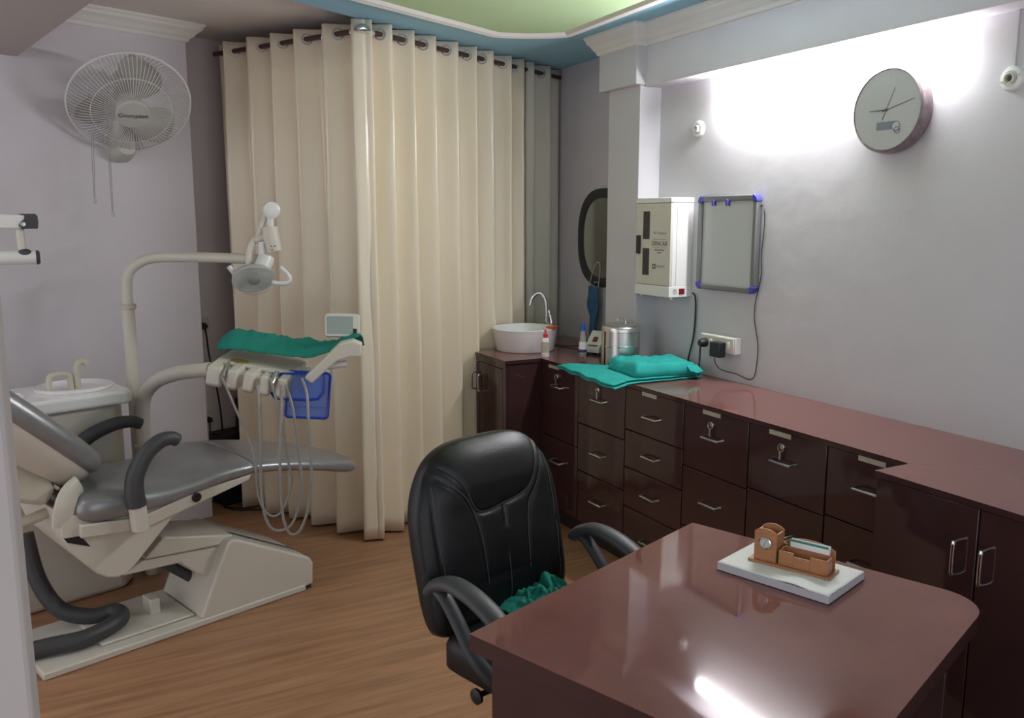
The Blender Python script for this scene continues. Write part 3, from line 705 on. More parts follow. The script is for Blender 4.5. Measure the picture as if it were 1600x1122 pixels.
def fcl(u, v, lift=0.0, ins=0.0, seed=0.0):
    uu = ins + u * (1 - 2 * ins); vv = ins + v * (1 - 2 * ins)
    p = (Q[0] * (1 - vv) + Q[1] * vv) * (1 - uu) + (Q[3] * (1 - vv) + Q[2] * vv) * uu
    nz = noise.noise(Vector((p.x * 14 + seed, p.y * 10, 2))) * 0.003
    z = 0.006 + lift + abs(nz)
    ov = max(0.0, 2.212 - p.x)
    z -= 0.22 * max(0.0, ov - 0.012) + (0.003 * math.sin(p.y * 40) if ov > 0.03 else 0)
    ed = 0.006 * noise.noise(Vector((p.y * 11, p.x * 11, seed)))
    return (p.x + ed - 2.33, p.y + ed - 3.33, max(z, 0.0025) if ov <= 0.012 else z)
MB().grid(lambda u, v: fcl(u, v), 40, 40).build('lower_layer', m_teal, t, solid=0.004, smooth=80)
MB().grid(lambda u, v: fcl(u * 0.97, v * 0.96 + 0.01, 0.011, 0.005, 4.0), 40, 40).build('upper_layer', m_teal, t, solid=0.006, smooth=80)
t = drape('wrapped_bundle', 'puffy teal cloth bundle on top of the flat cloth', 'cloth', (2.430, 3.232, TZ + 0.022), R(-8), 0.335, 0.285, 0.056, m_teal, 0.012, 2)
# corner flaps of the bundle
def flap(u, v):
    return (-0.150 - 0.028 * u + 0.01 * v, 0.10 + 0.05 * v - 0.03 * u * v, 0.030 - 0.018 * u - 0.010 * v * u + 0.004 * math.sin(8 * v))
MB().grid(flap, 8, 8).build('cloth_flap', m_teal, t, solid=0.003)
def flap2(u, v):
    return (0.10 + 0.055 * v, -0.125 - 0.045 * u - 0.02 * u * v, 0.038 - 0.024 * u + 0.004 * math.sin(7 * v + u))
MB().grid(flap2, 8, 8).build('cloth_flap', m_teal, t, solid=0.003)

# ================================================================== WALL FAN
t = thing('wall_fan', 'grey three-blade wall fan in a round wire cage', 'fan', (0.242, 4.62, 2.10))
fc_ = Vector((0.320, 4.403, 2.128)) - Vector((0.242, 4.62, 2.10))
ax = Vector((0.06, -0.74, -0.67)).normalized()
ex = Vector((1, 0.14, -0.02)); ex = (ex - ax * ex.dot(ax)).normalized(); ey = ax.cross(ex)
FMx = Matrix((ex, ey, ax)).transposed().to_4x4(); FMx.translation = fc_
RF = 0.262; FANA = 70
def cage_r(k): return k
rg = MB(); rg.tube([(RF * math.cos(a), RF * math.sin(a), 0) for a in [2 * PI * k / 64 for k in range(64)]], 0.006, 8, True, M=FMx)
rg.build('guard_ring', m_fanw, t)
def guard(sgn, dep, nw, r_in, name):
    g_ = MB()
    for k in range(nw):
        a = 2 * PI * k / nw
        pts = []
        for j in range(8):
            q = j / 7
            r_ = r_in + (RF - r_in) * q
            zz = sgn * dep * math.cos(q * PI / 2) ** 0.55 if q < 1 else 0
            pts.append((r_ * math.cos(a), r_ * math.sin(a), zz))
        g_.tube(pts, 0.0013, 4, M=FMx, cap=False)
    for q in (r_in, r_in + (RF - r_in) * 0.55):
        zz = sgn * dep * math.cos((q - r_in) / (RF - r_in) * PI / 2) ** 0.55
        g_.tube([(q * math.cos(a), q * math.sin(a), zz) for a in [2 * PI * k / 40 for k in range(40)]], 0.0018, 5, True, M=FMx)
    return g_.build(name, m_fanw, t)
guard(1, 0.075, 84, 0.062, 'front_guard'); guard(-1, 0.085, 72, 0.055, 'rear_guard')
MB().lathe([(0.074, 0.060), (0.074, 0.078), (0.066, 0.088), (0.0, 0.092)], 32, FMx).build('badge_disc', m_fan, t)
text_mb('Crompton', 0.030, FMx @ Matrix.Translation((0, 0.0, 0.0922)) @ Matrix.Rotation(R(4), 4, 'Z')).build('lettering', m_ink, t, smooth=0)
for k in range(3):
    a0 = R(FANA + 120 * k)
    def bl(u, v):
        r_ = 0.045 + (0.238 - 0.045) * u
        wd = 0.62 * max(0.0, math.sin(PI * (0.14 + 0.83 * u))) ** 0.6
        a = a0 + (v - 0.5) * 2 * wd + 0.25 * u
        return (r_ * math.cos(a), r_ * math.sin(a), (0.5 - v) * 0.055 * (0.6 + 0.4 * u))
    MB().grid(bl, 14, 12, FMx).build('blade', m_fanb, t, solid=0.003)
MB().lathe([(0.045, -0.035), (0.050, -0.02), (0.050, 0.02), (0.042, 0.040), (0.0, 0.046)], 24, FMx).build('hub', m_fan, t)
MB().lathe([(0.030, -0.20), (0.055, -0.185), (0.066, -0.15), (0.070, -0.10), (0.064, -0.062), (0.0, -0.058)], 28, FMx).build('motor_housing', m_fan, t)
# wall bracket: oscillator base fixed at the wall
pm = FMx @ Vector((0, 0, -0.14))
bw = (WP + WN * 0.0) ; 
wc = Vector((pm.x + 0.242, pm.y + 4.62, 0)) ; wc = wc - WN * ((wc - WP).dot(WN)); wcl = Vector((wc.x - 0.242, wc.y - 4.62, -0.135))
MB().tube(smooth_path([pm, pm + Vector((-0.012, 0.02, -0.05)), Vector((wcl.x, wcl.y - 0.08, wcl.z + 0.02))], 5), [0.03] * 11, 14).build('neck', m_fan, t)
bm_ = basis(WD, (0, 0, 1), wcl)
MB().loft([[(x, y, z) for x, y in superring(0, 0, hx, hy, 3, 24)] for (hx, hy, z) in ((0.062, 0.088, 0.0), (0.062, 0.088, 0.03), (0.052, 0.07, 0.085), (0.040, 0.055, 0.10))], True, bm_).build('wall_bracket', m_fan, t)
for (x0, x1, lab) in (((0.158, 4.40, 1.985), (0.146, 4.396, 1.70), 0), ((0.226, 4.43, 1.985), (0.218, 4.428, 1.64), 1)):
    a = Vector(x0) - Vector((0.242, 4.62, 2.10)); b_ = Vector(x1) - Vector((0.242, 4.62, 2.10))
    pc = MB(); pc.tube([a, b_], 0.0016, 5); pc.tube([a + Vector((-0.008, 0, 0)), (a + b_) / 2 + Vector((-0.007, 0, 0)), b_ + Vector((-0.004, 0, 0))], 0.0016, 5)
    p_ = pc.build('pull_cord', m_hose, t)
    MB().lathe([(0.007, -0.024), (0.008, -0.012), (0.005, 0.004)], 10, Matrix.Translation(b_)).build('knob', m_fan, p_)
tag(MB().tube([(0.50, 4.703, 2.213), (0.627, 4.751, 2.224)], 0.003, 6).build('fan_wire_clip', m_wall), 'thin painted cable running along the wall beside the fan', 'cable')

# ================================================================== CURTAIN ROD AND CURTAINS
LA = R(119.0); LD = Vector((math.cos(LA), math.sin(LA), 0)); LN = Vector((LD.y, -LD.x, 0))
t = thing('curtain_rod', 'dark maroon corner curtain rod with a chrome elbow', 'curtain rod', tuple(RC))
LEN_R = 1.68; LEN_L = 1.06
NR_ = Vector((RD.y, -RD.x, 0)); NL_ = Vector((-LD.y, LD.x, 0))
MB().tube([RD * 0.04, RD * LEN_R], 0.0125, 14).build('rod', m_rod, t)
MB().tube([LD * 0.04, LD * LEN_L], 0.0125, 14).build('rod', m_rod, t)
MB().tube(smooth_path([LD * 0.06, LD * 0.03 + (NR_ + NL_) * 0.022, (NR_ + NL_) * 0.034, RD * 0.03 + (NR_ + NL_) * 0.022, RD * 0.06], 4), 0.0195, 14).build('elbow', m_chrome, t)
br = MB(); br.tube([(0, 0, 0.01), (0, 0, 0.066)], 0.0045, 10); br.build('bracket_stem', m_chrome, t)
bp_ = Matrix.Rotation(RA + R(60), 4, 'Z')
MB().loft([[(x, y, z) for x, y in superring(0.02, 0, hx, hy, 2.2, 24)] for (hx, hy, z) in ((0.05, 0.020, 0.066), (0.048, 0.018, 0.074), (0.04, 0.012, 0.078))], True, Matrix.Rotation(R(210), 4, 'Z')).build('bracket_plate', m_chrome, t)
MB().lathe([(0.016, 0), (0.020, 0.006), (0.016, 0.02), (0.012, 0.024)], 14, Matrix.Translation(RD * LEN_R) @ basis(RN, (0, 0, 1))).build('finial', m_rod, t)

def curtain(name, label, O, Dv, Nv, s0, s1, nw, m_, amp_t, amp_b, seed, zt=2.515, zb=0.012, spread=0.0, skew=0.12, shift=None, flare=None):
    """pleated eyelet curtain hanging from O along Dv; Nv points at the room"""
    t = thing(name, label, 'curtain', tuple(O + Dv * ((s0 + s1) / 2) - Vector((0, 0, O.z))), 0, 'cream eyelet curtains')
    base = Vector(t.location)
    ph = [random.uniform(-0.5, 0.5) for _ in range(nw + 2)]; am = [random.uniform(0.75, 1.2) for _ in range(nw + 2)]
    wds = [random.uniform(0.72, 1.30) for _ in range(nw)]; cum = [0.0]
    for q in wds: cum.append(cum[-1] + q)
    cum = [q / cum[-1] for q in cum]
    nu, nv = nw * 16, 36
    def f(u, v):
        k = u * nw; i = int(min(k, nw - 1e-6)); a = am[i] * (1 - (k - i)) + am[i + 1] * (k - i)
        pj = ph[i] * (1 - (k - i)) + ph[i + 1] * (k - i)
        low = v
        th = 2 * PI * k + pj * 1.1 * low
        A = (amp_t * (1 - low) + amp_b * low) * (1 + (a - 1) * (0.3 + 0.7 * low))
        wv = math.sin(th)
        wv = math.copysign(abs(wv) ** 1.0, wv)
        sk = skew * (s1 - s0) / nw * 0.5 * math.cos(th + 0.5 * PI) if False else 0
        s_ = s0 + (s1 - s0) * (cum[i] + (cum[i + 1] - cum[i]) * (k - i)) + skew * (s1 - s0) / nw * 0.5 * math.sin(2 * th) * 0.5
        s_ += spread * low * (u - 0.5)
        d = A * wv + 0.012 * low * noise.noise(Vector((u * nw * 1.7 + seed, v * 2.5, seed)))
        d += 0.004 * noise.noise(Vector((u * nw * 3 + seed, v * 9, 2.0)))
        if flare: d += flare(u, v)
        z = zt + (zb - zt) * v
        P = O + Dv * s_ + Nv * d
        if shift: P = P + shift(u, v)
        return (P.x - base.x, P.y - base.y, z)
    MB().grid(f, nu, nv).build('fabric', m_, t, solid=0.0016, smooth=180)
    # eyelet rings sit where the cloth crosses the rod
    zr = O.z
    for j in range(nw * 2):
        u = (j * 0.5) / nw
        if u <= 0.004: continue
        p = Vector(f(u, 0.018)); q = Vector(f(u + 0.1 / nw, 0.018)); tt = (q - Vector(f(u - 0.1 / nw, 0.018))); tt.z = 0; tt.normalize()
        nrm = Vector((tt.y, -tt.x, 0))
        Mr = basis(tt, (0, 0, 1), (p.x, p.y, zr))
        MB().tube([(0.0245 * math.cos(a), 0.0245 * math.sin(a), 0) for a in [2 * PI * k / 20 for k in range(20)]], 0.0048, 6, True, M=Mr).build('eyelet', m_chrome, t)
    return t
NR = Vector((RD.y, -RD.x, 0))          # towards the room from the right rod
NL = Vector((-LD.y, LD.x, 0))          # towards the room from the left rod
curtain('curtain', 'cream satin eyelet curtain on the left arm of the corner rod', RC, LD, NL, -0.02, 1.02, 6, m_curt, 0.046, 0.062, 3.3, spread=0.02)
curtain('curtain', 'wide cream satin curtain in the middle, right of the chrome rod elbow', RC, RD, NR, -0.01, 1.335, 9, m_curt, 0.042, 0.055, 8.1)
curtain('curtain', 'narrow curtain panel at the right end of the rod, shade coloured in as grey', RC, RD, NR, 1.30, 1.66, 2, m_curtg, 0.034, 0.040, 5.7)

# ================================================================== DENTAL CHAIR (local: x to the foot end, y away from the camera)
CH = (0.873, 3.582, 0); CR = R(18)
t = thing('dental_chair', 'reclining dental chair with silver-grey vinyl cushions and cream base', 'dental chair', CH, CR)
VC = 0.215
MB().prism([(-1.10, -0.005), (-0.04, -0.005), (-0.04, 0.40), (-1.10, 0.40)], 0.0, 0.028).build('floor_plate', m_cream, t, bevel=0.006)
MB().box((-0.88, 0.05, 0.028), (-0.52, 0.34, 0.040)).build('plate_ridge', m_cream, t, bevel=0.006)
bc = MB().prism([(-0.515, 0.030), (-0.50, 0.016), (0.0, 0.016), (0.004, 0.115), (-0.010, 0.140), (-0.035, 0.155), (-0.345, 0.318), (-0.372, 0.322), (-0.392, 0.308)], 0.0, 0.37, 'y').build('base_cover', m_cream, t, bevel=0.016, seg=3)
MB().prism([(-0.02, 0.1505), (-0.022, 0.1545), (-0.345, 0.3235), (-0.345, 0.319)], 0.115, 0.127, 'y').build('cover_seam', m_char, bc, smooth=0)
MB().box((-0.49, 0.004, 0.002), (-0.01, 0.36, 0.017)).build('base_skirt', m_black, t, smooth=0)
la = MB().prism([(-0.70, 0.318), (-0.36, 0.288), (-0.335, 0.322), (-0.62, 0.388)], 0.05, 0.31, 'y').build('lift_arm', m_cream, t, bevel=0.008)
MB().prism([(-0.78, 0.275), (-0.56, 0.262), (-0.50, 0.20), (-0.42, 0.15), (-0.36, 0.285), (-0.70, 0.314)], 0.06, 0.30, 'y').build('lower_arm', m_cream, t, bevel=0.006)
MB().tube([(-0.60, 0.20, 0.255), (-0.40, 0.20, 0.075)], 0.022, 12).build('hydraulic_ram', m_char, t)
MB().box((-0.65, 0.16, 0.028), (-0.61, 0.24, 0.10)).build('stop_post', m_cream, t, bevel=0.004)
# seat shell
sh = [(-1.010, 0.600), (-1.005, 0.52), (-0.985, 0.455), (-0.90, 0.345), (-0.865, 0.318), (-0.83, 0.308), (-0.795, 0.312), (-0.765, 0.335), (-0.61, 0.485), (-0.29, 0.575), (-0.29, 0.590), (-0.50, 0.590), (-0.72, 0.560), (-0.92, 0.565)]
MB().prism(sh, -0.02, 0.45, 'y').build('seat_shell', m_cream, t, bevel=0.022, seg=3)
rl = MB().prism([(-0.95, 0.495), (-0.74, 0.470), (-0.30, 0.566), (-0.29, 0.590), (-0.52, 0.570), (-0.74, 0.520), (-0.95, 0.545)], -0.040, 0.0, 'y').build('side_rail', m_cream, t, bevel=0.006)
MB().lathe([(0.019, 0), (0.019, 0.006), (0.015, 0.009)], 18, Matrix.Translation((-0.525, -0.038, 0.548)) @ Matrix.Rotation(R(90), 4, 'X')).build('pivot_button', m_black, t)
MB().prism([(-1.000, 0.505), (-0.945, 0.500), (-0.915, 0.452), (-0.99, 0.487)], -0.0215, -0.010, 'y').build('rear_vent', m_black, t, smooth=0)
# cushions: lofted, seat and leg rest
def cushion(secs, e=3.0, n=28):
    rings = []
    for (u, hw, zt, zb) in secs:
        rings.append([(u, VC + a, (zt + zb) / 2 + b) for a, b in superring(0, 0, hw, (zt - zb) / 2, e, n)])
    return MB().loft(rings)
def dense(secs, k=4):
    P = smooth_path([Vector((a, b, c)) for a, b, c, d in secs], k); D_ = smooth_path([Vector((a, d, 0)) for a, b, c, d in secs], k)
    return [(p.x, p.y, p.z, q.y) for p, q in zip(P, D_)]
cushion(dense([(-0.975, 0.15, 0.605, 0.575), (-0.955, 0.23, 0.635, 0.535), (-0.90, 0.265, 0.660, 0.515), (-0.80, 0.272, 0.650, 0.510), (-0.66, 0.272, 0.628, 0.525), (-0.52, 0.272, 0.634, 0.548), (-0.40, 0.272, 0.652, 0.567), (-0.30, 0.268, 0.650, 0.575), (-0.278, 0.262, 0.640, 0.580)])).build('seat_cushion', m_grey, t, smooth=80)
cushion(dense([(-0.276, 0.260, 0.638, 0.578), (-0.260, 0.266, 0.646, 0.572), (-0.10, 0.262, 0.620, 0.548), (0.08, 0.248, 0.578, 0.505), (0.20, 0.218, 0.545, 0.468), (0.275, 0.165, 0.518, 0.455), (0.31, 0.10, 0.500, 0.460), (0.322, 0.04, 0.488, 0.470)])).build('leg_cushion', m_grey, t, smooth=80)
# backrest: cushion and shell in its own tilted frame
tv = Vector((-0.72, 0, 0.694)).normalized(); nv_ = Vector((0.694, 0, 0.72)).normalized()
BM = Matrix((tv, Vector((0, 1, 0)), nv_)).transposed().to_4x4(); BM.translation = Vector((-0.842, VC - 0.005, 0.664))
def back_outline(sc_=1.0, n=44):
    out = []
    for k in range(n):
        th = 2 * PI * k / n; c, s_ = math.cos(th), math.sin(th)
        a = 0.36 + 0.36 * sc_ * math.copysign(abs(c) ** (2 / 3.0), c) if False else 0.37 + 0.37 * (1 - (1 - sc_) * 0.8) * math.copysign(abs(c) ** (2 / 2.7), c)
        wv = 0.225 + 0.030 * min(1, max(0, a / 0.5))
        b = wv * sc_ * math.copysign(abs(s_) ** (2 / 2.7), s_)
        out.append((a, b))
    return out
def slab(prof, M):
    return MB().loft([[(x, y, h) for x, y in back_outline(k)] for (k, h) in prof], True, M)
slab([(0.90, -0.004), (0.99, 0.004), (1.03, 0.022), (1.035, 0.045), (1.0, 0.066), (0.92, 0.080), (0.75, 0.086), (0.4, 0.084)], BM).build('back_cushion', m_grey, t, smooth=80)
bs = slab([(0.30, -0.110), (0.62, -0.104), (0.80, -0.086), (0.92, -0.054), (0.985, -0.016), (0.985, 0.004), (0.5, 0.006)], BM).build('back_shell', m_cream, t, smooth=80)
for (a, b) in ((0.10, -0.13), (0.46, -0.16), (0.10, 0.13), (0.46, 0.16)):
    MB().lathe([(0.013, 0), (0.013, 0.01), (0.010, 0.013), (0.008, 0.010), (0.0, 0.010)], 16, BM @ Matrix.Translation((a, b, -0.090)) @ Matrix.Rotation(PI, 4, 'X')).build('screw_cap', m_cream2, bs)
MB().prism([(-1.02, 0.605), (-0.985, 0.66), (-1.00, 0.70), (-1.08, 0.76), (-1.42, 1.0), (-1.45, 0.86), (-1.20, 0.655), (-1.10, 0.635)], 0.06, 0.37, 'y').build('back_bracket', m_cream2, t, bevel=0.02, seg=3)
MB().tube(smooth_path([(-0.995, -0.005, 0.545), (-0.990, -0.012, 0.60), (-0.965, -0.005, 0.655), (-0.925, 0.02, 0.675)], 5), [0.036] * 16, 12, flat=((0, 1, 0), 1.0, 0.35)).build('hinge_cover', m_cream, t)
MB().tube(smooth_path([(-0.99, 0.12, 0.57), (-1.08, 0.11, 0.555), (-1.20, 0.13, 0.53), (-1.32, 0.15, 0.535)], 5), 0.020, 12).build('recline_link', m_cream2, t)
# headrest further up, mostly behind the partition
MB().loft([[(0.80 + x, y, h) for x, y in superring(0, 0, 0.12 * k, 0.16 * k, 2.6, 28)] for (k, h) in ((0.8, 0.03), (1.0, 0.045), (1.0, 0.085), (0.85, 0.105), (0.4, 0.11))], True, BM).build('headrest', m_grey, t, smooth=80)
MB().box((0.70, -0.03, 0.0), (0.86, 0.03, 0.035), BM).build('headrest_bar', m_steel, t)
# armrests
def armrest(v, pts, post):
    MB().tube(post, 0.031, 16).build('armrest_post', m_cream, t)
    pa_ = smooth_path([(x, v, z) for x, z in pts], 6); k = len(pa_)
    MB().tube(pa_, [0.036 - 0.012 * (i / (k - 1)) for i in range(k)], 16, flat=((0, 1, 0), 1.0, 0.95)).build('armrest', m_char, t, smooth=80)
armrest(-0.075, [(-0.765, 0.580), (-0.770, 0.640), (-0.760, 0.700), (-0.720, 0.765), (-0.665, 0.803), (-0.622, 0.806), (-0.600, 0.793)], [(-0.757, -0.075, 0.490), (-0.765, -0.075, 0.595)])
armrest(0.535, [(-0.800, 0.560), (-0.790, 0.620), (-0.755, 0.680), (-0.690, 0.725), (-0.600, 0.752), (-0.530, 0.752), (-0.490, 0.735)], [(-0.800, 0.50, 0.50), (-0.800, 0.535, 0.575)])

# ================================================================== SPITTOON UNIT
UN = Matrix.Rotation(CR, 4, 'Z')
def cw(u, v, z): p = UN @ Vector((u, v, 0)); return (p.x + CH[0], p.y + CH[1], z)
t = thing('spittoon_unit', 'cream dental spittoon unit with basin standing behind the chair', 'dental unit', cw(-0.80, 0.75, 0), CR)
MB().prism([(-0.31, -0.16), (0.22, -0.16), (0.29, -0.08), (0.29, 0.19), (-0.31, 0.19)], 0.0, 0.822).build('cabinet', m_cream, t, bevel=0.02, seg=3)
tp = MB(); tp.prism([(-0.35, -0.19), (0.27, -0.19), (0.305, -0.16), (0.305, 0.17), (0.27, 0.20), (-0.35, 0.20)], 0.826, 0.885); tp.build('top_tray', m_porc, t, bevel=0.014, seg=3)
bwl = MB().lathe([(0.165, 0.0), (0.168, 0.010), (0.160, 0.014), (0.150, 0.008), (0.11, -0.0), (0.03, -0.002), (0, -0.002)], 36, Matrix.Translation((0.13, 0.02, 0.886)) @ Matrix.Diagonal((0.95, 0.92, 1, 1))).build('spittoon_bowl', m_porc, t, smooth=60)
MB().lathe([(0.07, 0), (0.072, 0.01), (0.062, 0.012), (0.05, 0.0), (0, 0.0)], 28, Matrix.Translation((-0.15, -0.02, 0.886))).build('cup_rest', m_porc, t)
MB().tube(smooth_path([(0.140, 0.0, 0.885), (0.138, 0, 0.950), (0.146, 0, 0.990), (0.166, -0.004, 1.002), (0.185, -0.01, 0.986)], 5), 0.0145, 12).build('rinse_spout', m_cream2, t)
MB().tube(smooth_path([(0.112, 0.0, 0.885), (0.110, 0, 0.930), (0.098, 0, 0.952), (0.055, 0, 0.956), (0.030, 0, 0.945), (0.022, -0.005, 0.90)], 5), 0.0125, 12).build('cup_filler', m_cream2, t)
# operating light
t = thing('operating_light', 'dental operating light on a long cream swing arm', 'dental light', (0.238, 4.150, 0.0))
ox, oy = 0.238, 4.150
def ol(pts): return [(x - ox, y - oy, z) for x, y, z in pts]
MB().tube(ol([(0.238, 4.150, 0.0), (0.236, 4.150, 1.215)]), 0.027, 18).build('post', m_cream, t)
MB().lathe([(0.029, 1.212), (0.033, 1.216), (0.033, 1.232), (0.029, 1.236)], 20).build('collar', m_cream2, t)
MB().tube(ol(smooth_path([(0.237, 4.150, 1.22), (0.237, 4.150, 1.30), (0.250, 4.146, 1.375), (0.305, 4.138, 1.423), (0.375, 4.126, 1.438), (0.50, 4.060, 1.440), (0.62, 3.98, 1.438), (0.735, 3.880, 1.434), (0.800, 3.838, 1.432)], 7)), 0.0225, 16).build('swing_arm', m_cream, t)
def lp(x, y, z): return (x - ox, y - oy, z)
MB().lathe([(0.030, 0), (0.036, 0.004), (0.036, 0.036), (0.030, 0.040)], 24, Matrix.Translation(lp(0.807, 3.825, 1.645)) @ basis((1, 0, 0), (0, 0, 1))).build('top_knuckle', m_white, t)
MB().tube([lp(0.806, 3.815, 1.64), lp(0.804, 3.818, 1.555)], 0.0145, 12).build('rod', m_white, t)
MB().tube([lp(0.800, 3.819, 1.575), lp(0.803, 3.819, 1.540), lp(0.816, 3.817, 1.470)], [0.034, 0.036, 0.034], 16).build('counterweight', m_cream, t)
for (dx, dz) in ((-0.008, 0.0), (0.008, 0.0), (-0.004, -0.016)):
    MB().lathe([(0.003, 0), (0.003, 0.002)], 8, Matrix.Translation(lp(0.803 + dx, 3.7815, 1.492 + dz)) @ Matrix.Rotation(R(90), 4, 'X')).build('screw', m_black, t)
MB().tube(smooth_path([lp(0.798, 3.828, 1.645), lp(0.772, 3.832, 1.590), lp(0.752, 3.832, 1.535), lp(0.730, 3.832, 1.510), lp(0.712, 3.830, 1.470), lp(0.706, 3.828, 1.412)], 5), 0.0135, 12).build('side_arm', m_cream, t)
MB().tube(smooth_path([lp(0.800, 3.822, 1.525), lp(0.765, 3.826, 1.528), lp(0.738, 3.830, 1.515)], 4), 0.016, 12).build('link', m_cream, t)
MB().tube([lp(0.764, 3.822, 1.510), lp(0.763, 3.822, 1.440)], 0.015, 12).build('stem', m_white, t)
MB().tube([lp(0.782, 3.818, 1.448), lp(0.775, 3.815, 1.428), lp(0.752, 3.800, 1.395)], [0.033, 0.037, 0.034], 16).build('head_joint', m_white, t)
hx = Vector((0.30, -0.70, -0.62)).normalized(); he = Vector((1, 0.25, -0.12)); 
HM = basis(he, hx.cross(he).cross(hx) if False else hx.cross(he.normalized()), lp(0.716, 3.780, 1.352))
def hring(hx_, hy_, z, e=2.2): return [(x, y, z * 1.12) for x, y in superring(0, 0, hx_ * 1.12, hy_ * 1.15, e, 32)]
hz = (HM.to_3x3() @ Vector((0, 0, 1))).dot(hx)
sgn = 1 if hz > 0 else -1
hd = MB().loft([hring(0.020, 0.018, -0.045 * sgn), hring(0.050, 0.042, -0.040 * sgn), hring(0.078, 0.058, -0.020 * sgn), hring(0.084, 0.062, 0.0), hring(0.080, 0.058, 0.002 * sgn), hring(0.045, 0.035, -0.025 * sgn), hring(0.01, 0.01, -0.030 * sgn)], True, HM).build('reflector', m_reflect, t, smooth=70)
MB().loft([hring(0.085, 0.063, -0.002 * sgn), hring(0.084, 0.062, 0.010 * sgn), hring(0.066, 0.050, 0.034 * sgn), hring(0.030, 0.024, 0.046 * sgn), hring(0.008, 0.006, 0.048 * sgn)], True, HM).build('clear_cover', m_lens, t, smooth=70)
MB().loft([hring(0.024, 0.020, -0.02 * sgn), hring(0.022, 0.018, 0.014 * sgn), hring(0.010, 0.010, 0.020 * sgn)], True, HM).build('bulb_shield', m_char, t, smooth=60)
MB().tube(smooth_path([lp(0.790, 3.772, 1.338), lp(0.815, 3.766, 1.332), lp(0.850, 3.755, 1.334), lp(0.864, 3.752, 1.350), lp(0.848, 3.755, 1.380), lp(0.826, 3.760, 1.402)], 5), 0.0105, 12).build('handle', m_white, t)
MB().tube(smooth_path([lp(0.655, 3.800, 1.362), lp(0.636, 3.802, 1.385), lp(0.619, 3.800, 1.408)], 4), 0.0105, 12).build('handle', m_white, t)

# ================================================================== DELIVERY TRAY
A_ = Vector((0.475, 3.545, 1.03)); TX = Vector((0.279, -0.150, -0.058)); TY = Vector((0.119, 0.322, 0.030))
t = thing('delivery_tray', 'cream instrument delivery tray on a curved arm over the chair', 'instrument tray', (0.270, 4.020, 0.0))
tb = Vector(t.location)
TM = basis(TX, TY, A_ - tb)
TW, TD = 0.322, 0.345
# front lip with four scooped holders: solid fingers between the scoops
edges = [0.0, 0.058, 0.082, 0.124, 0.148, 0.190, 0.216, 0.254, 0.282, TW]
fg = MB()
for i in range(0, 10, 2):
    a, b = edges[i], edges[i + 1]
    fg = MB(); fg.prism([(-0.012, -0.070), (0.012, -0.084), (0.12, -0.070), (0.12, 0.008), (0.0, 0.0)], a, b, 'x', TM)
    fg.build('holder_finger', m_cream, t, bevel=0.008, seg=3)
MB().box((0.0, 0.030, -0.070), (TW, TD, -0.012), TM).build('tray_body', m_cream, t, bevel=0.008)
MB().box((0.0, 0.09, -0.012), (TW, TD, 0.007), TM).build('tray_top', m_cream, t, bevel=0.006)
MB().lathe([(0.042, 0.0), (0.042, 0.0012)], 28, TM @ Matrix.Translation((0.085, 0.125, 0.0068)) @ Matrix.Diagonal((1, 0.75, 1, 1))).build('emblem', m_gold, t)
# right-hand bracket: curved side plate
hb = [(0.812, 3.353, 0.982), (0.898, 3.331, 1.066), (0.951, 3.316, 1.117), (0.998, 3.302, 1.127), (1.033, 3.292, 1.110), (1.028, 3.293, 1.060), (0.988, 3.305, 1.062), (0.945, 3.318, 1.050), (0.909, 3.328, 1.022), (0.840, 3.346, 0.958)]
v0 = [Vector(p) - tb for p in hb]; dv = Vector((0.020, 0.055, 0.004))
n_ = len(v0)
MB().add(v0 + [p + dv for p in v0], [tuple(range(n_))[::-1], tuple(range(n_, 2 * n_))] + [(i, (i + 1) % n_, n_ + (i + 1) % n_, n_ + i) for i in range(n_)]).build('side_bracket', m_cream, t, bevel=0.006, seg=3)
MB().box((TW - 0.01, 0.15, -0.045), (TW + 0.10, TD - 0.03, -0.015), TM).build('bracket_plate', m_cream, t, bevel=0.006)
MB().tube([Vector((0.900, 3.372, 1.020)) - tb, Vector((0.985, 3.345, 1.030)) - tb], 0.014, 14).build('push_handle', m_white, t)
# film viewer
DM = basis((0.138, -0.037, -0.006), (0.004, 0.02, 0.088), Vector((1.003, 3.455, 1.172)) - tb)
fv = MB().prism(rrect(0.142, 0.096, 0.012), -0.022, 0.010, 'z', DM).build('film_viewer', m_cream, t, bevel=0.004)
MB().prism(rrect(0.106, 0.074, 0.004, 3, -0.010, 0.0), 0.010, 0.0112, 'z', DM).build('viewer_screen', m_screen, fv, smooth=0)
MB().box((0.044, -0.034, 0.010), (0.058, -0.014, 0.0125), DM).build('viewer_button', m_black, fv, smooth=0)
MB().tube([Vector((1.0, 3.47, 1.13)) - tb, Vector((0.985, 3.46, 1.03)) - tb], 0.012, 10).build('viewer_stem', m_cream, t)
# arm and post
MB().tube([(-0.012, 0.07, 0.0), (-0.012, 0.07, 0.60)], 0.034, 16).build('post', m_cream, t)
MB().lathe([(0.036, 0.588), (0.040, 0.592), (0.040, 0.606), (0.036, 0.610)], 18, Matrix.Translation((-0.012, 0.07, 0))).build('collar', m_cream2, t)
MB().tube(smooth_path([Vector(p) - tb for p in ((0.258, 4.090, 0.59), (0.262, 4.090, 0.745), (0.278, 4.070, 0.840), (0.325, 4.010, 0.905), (0.385, 3.91, 0.945), (0.44, 3.78, 0.975), (0.51, 3.66, 0.995))], 6), 0.031, 16).build('arm', m_cream, t)
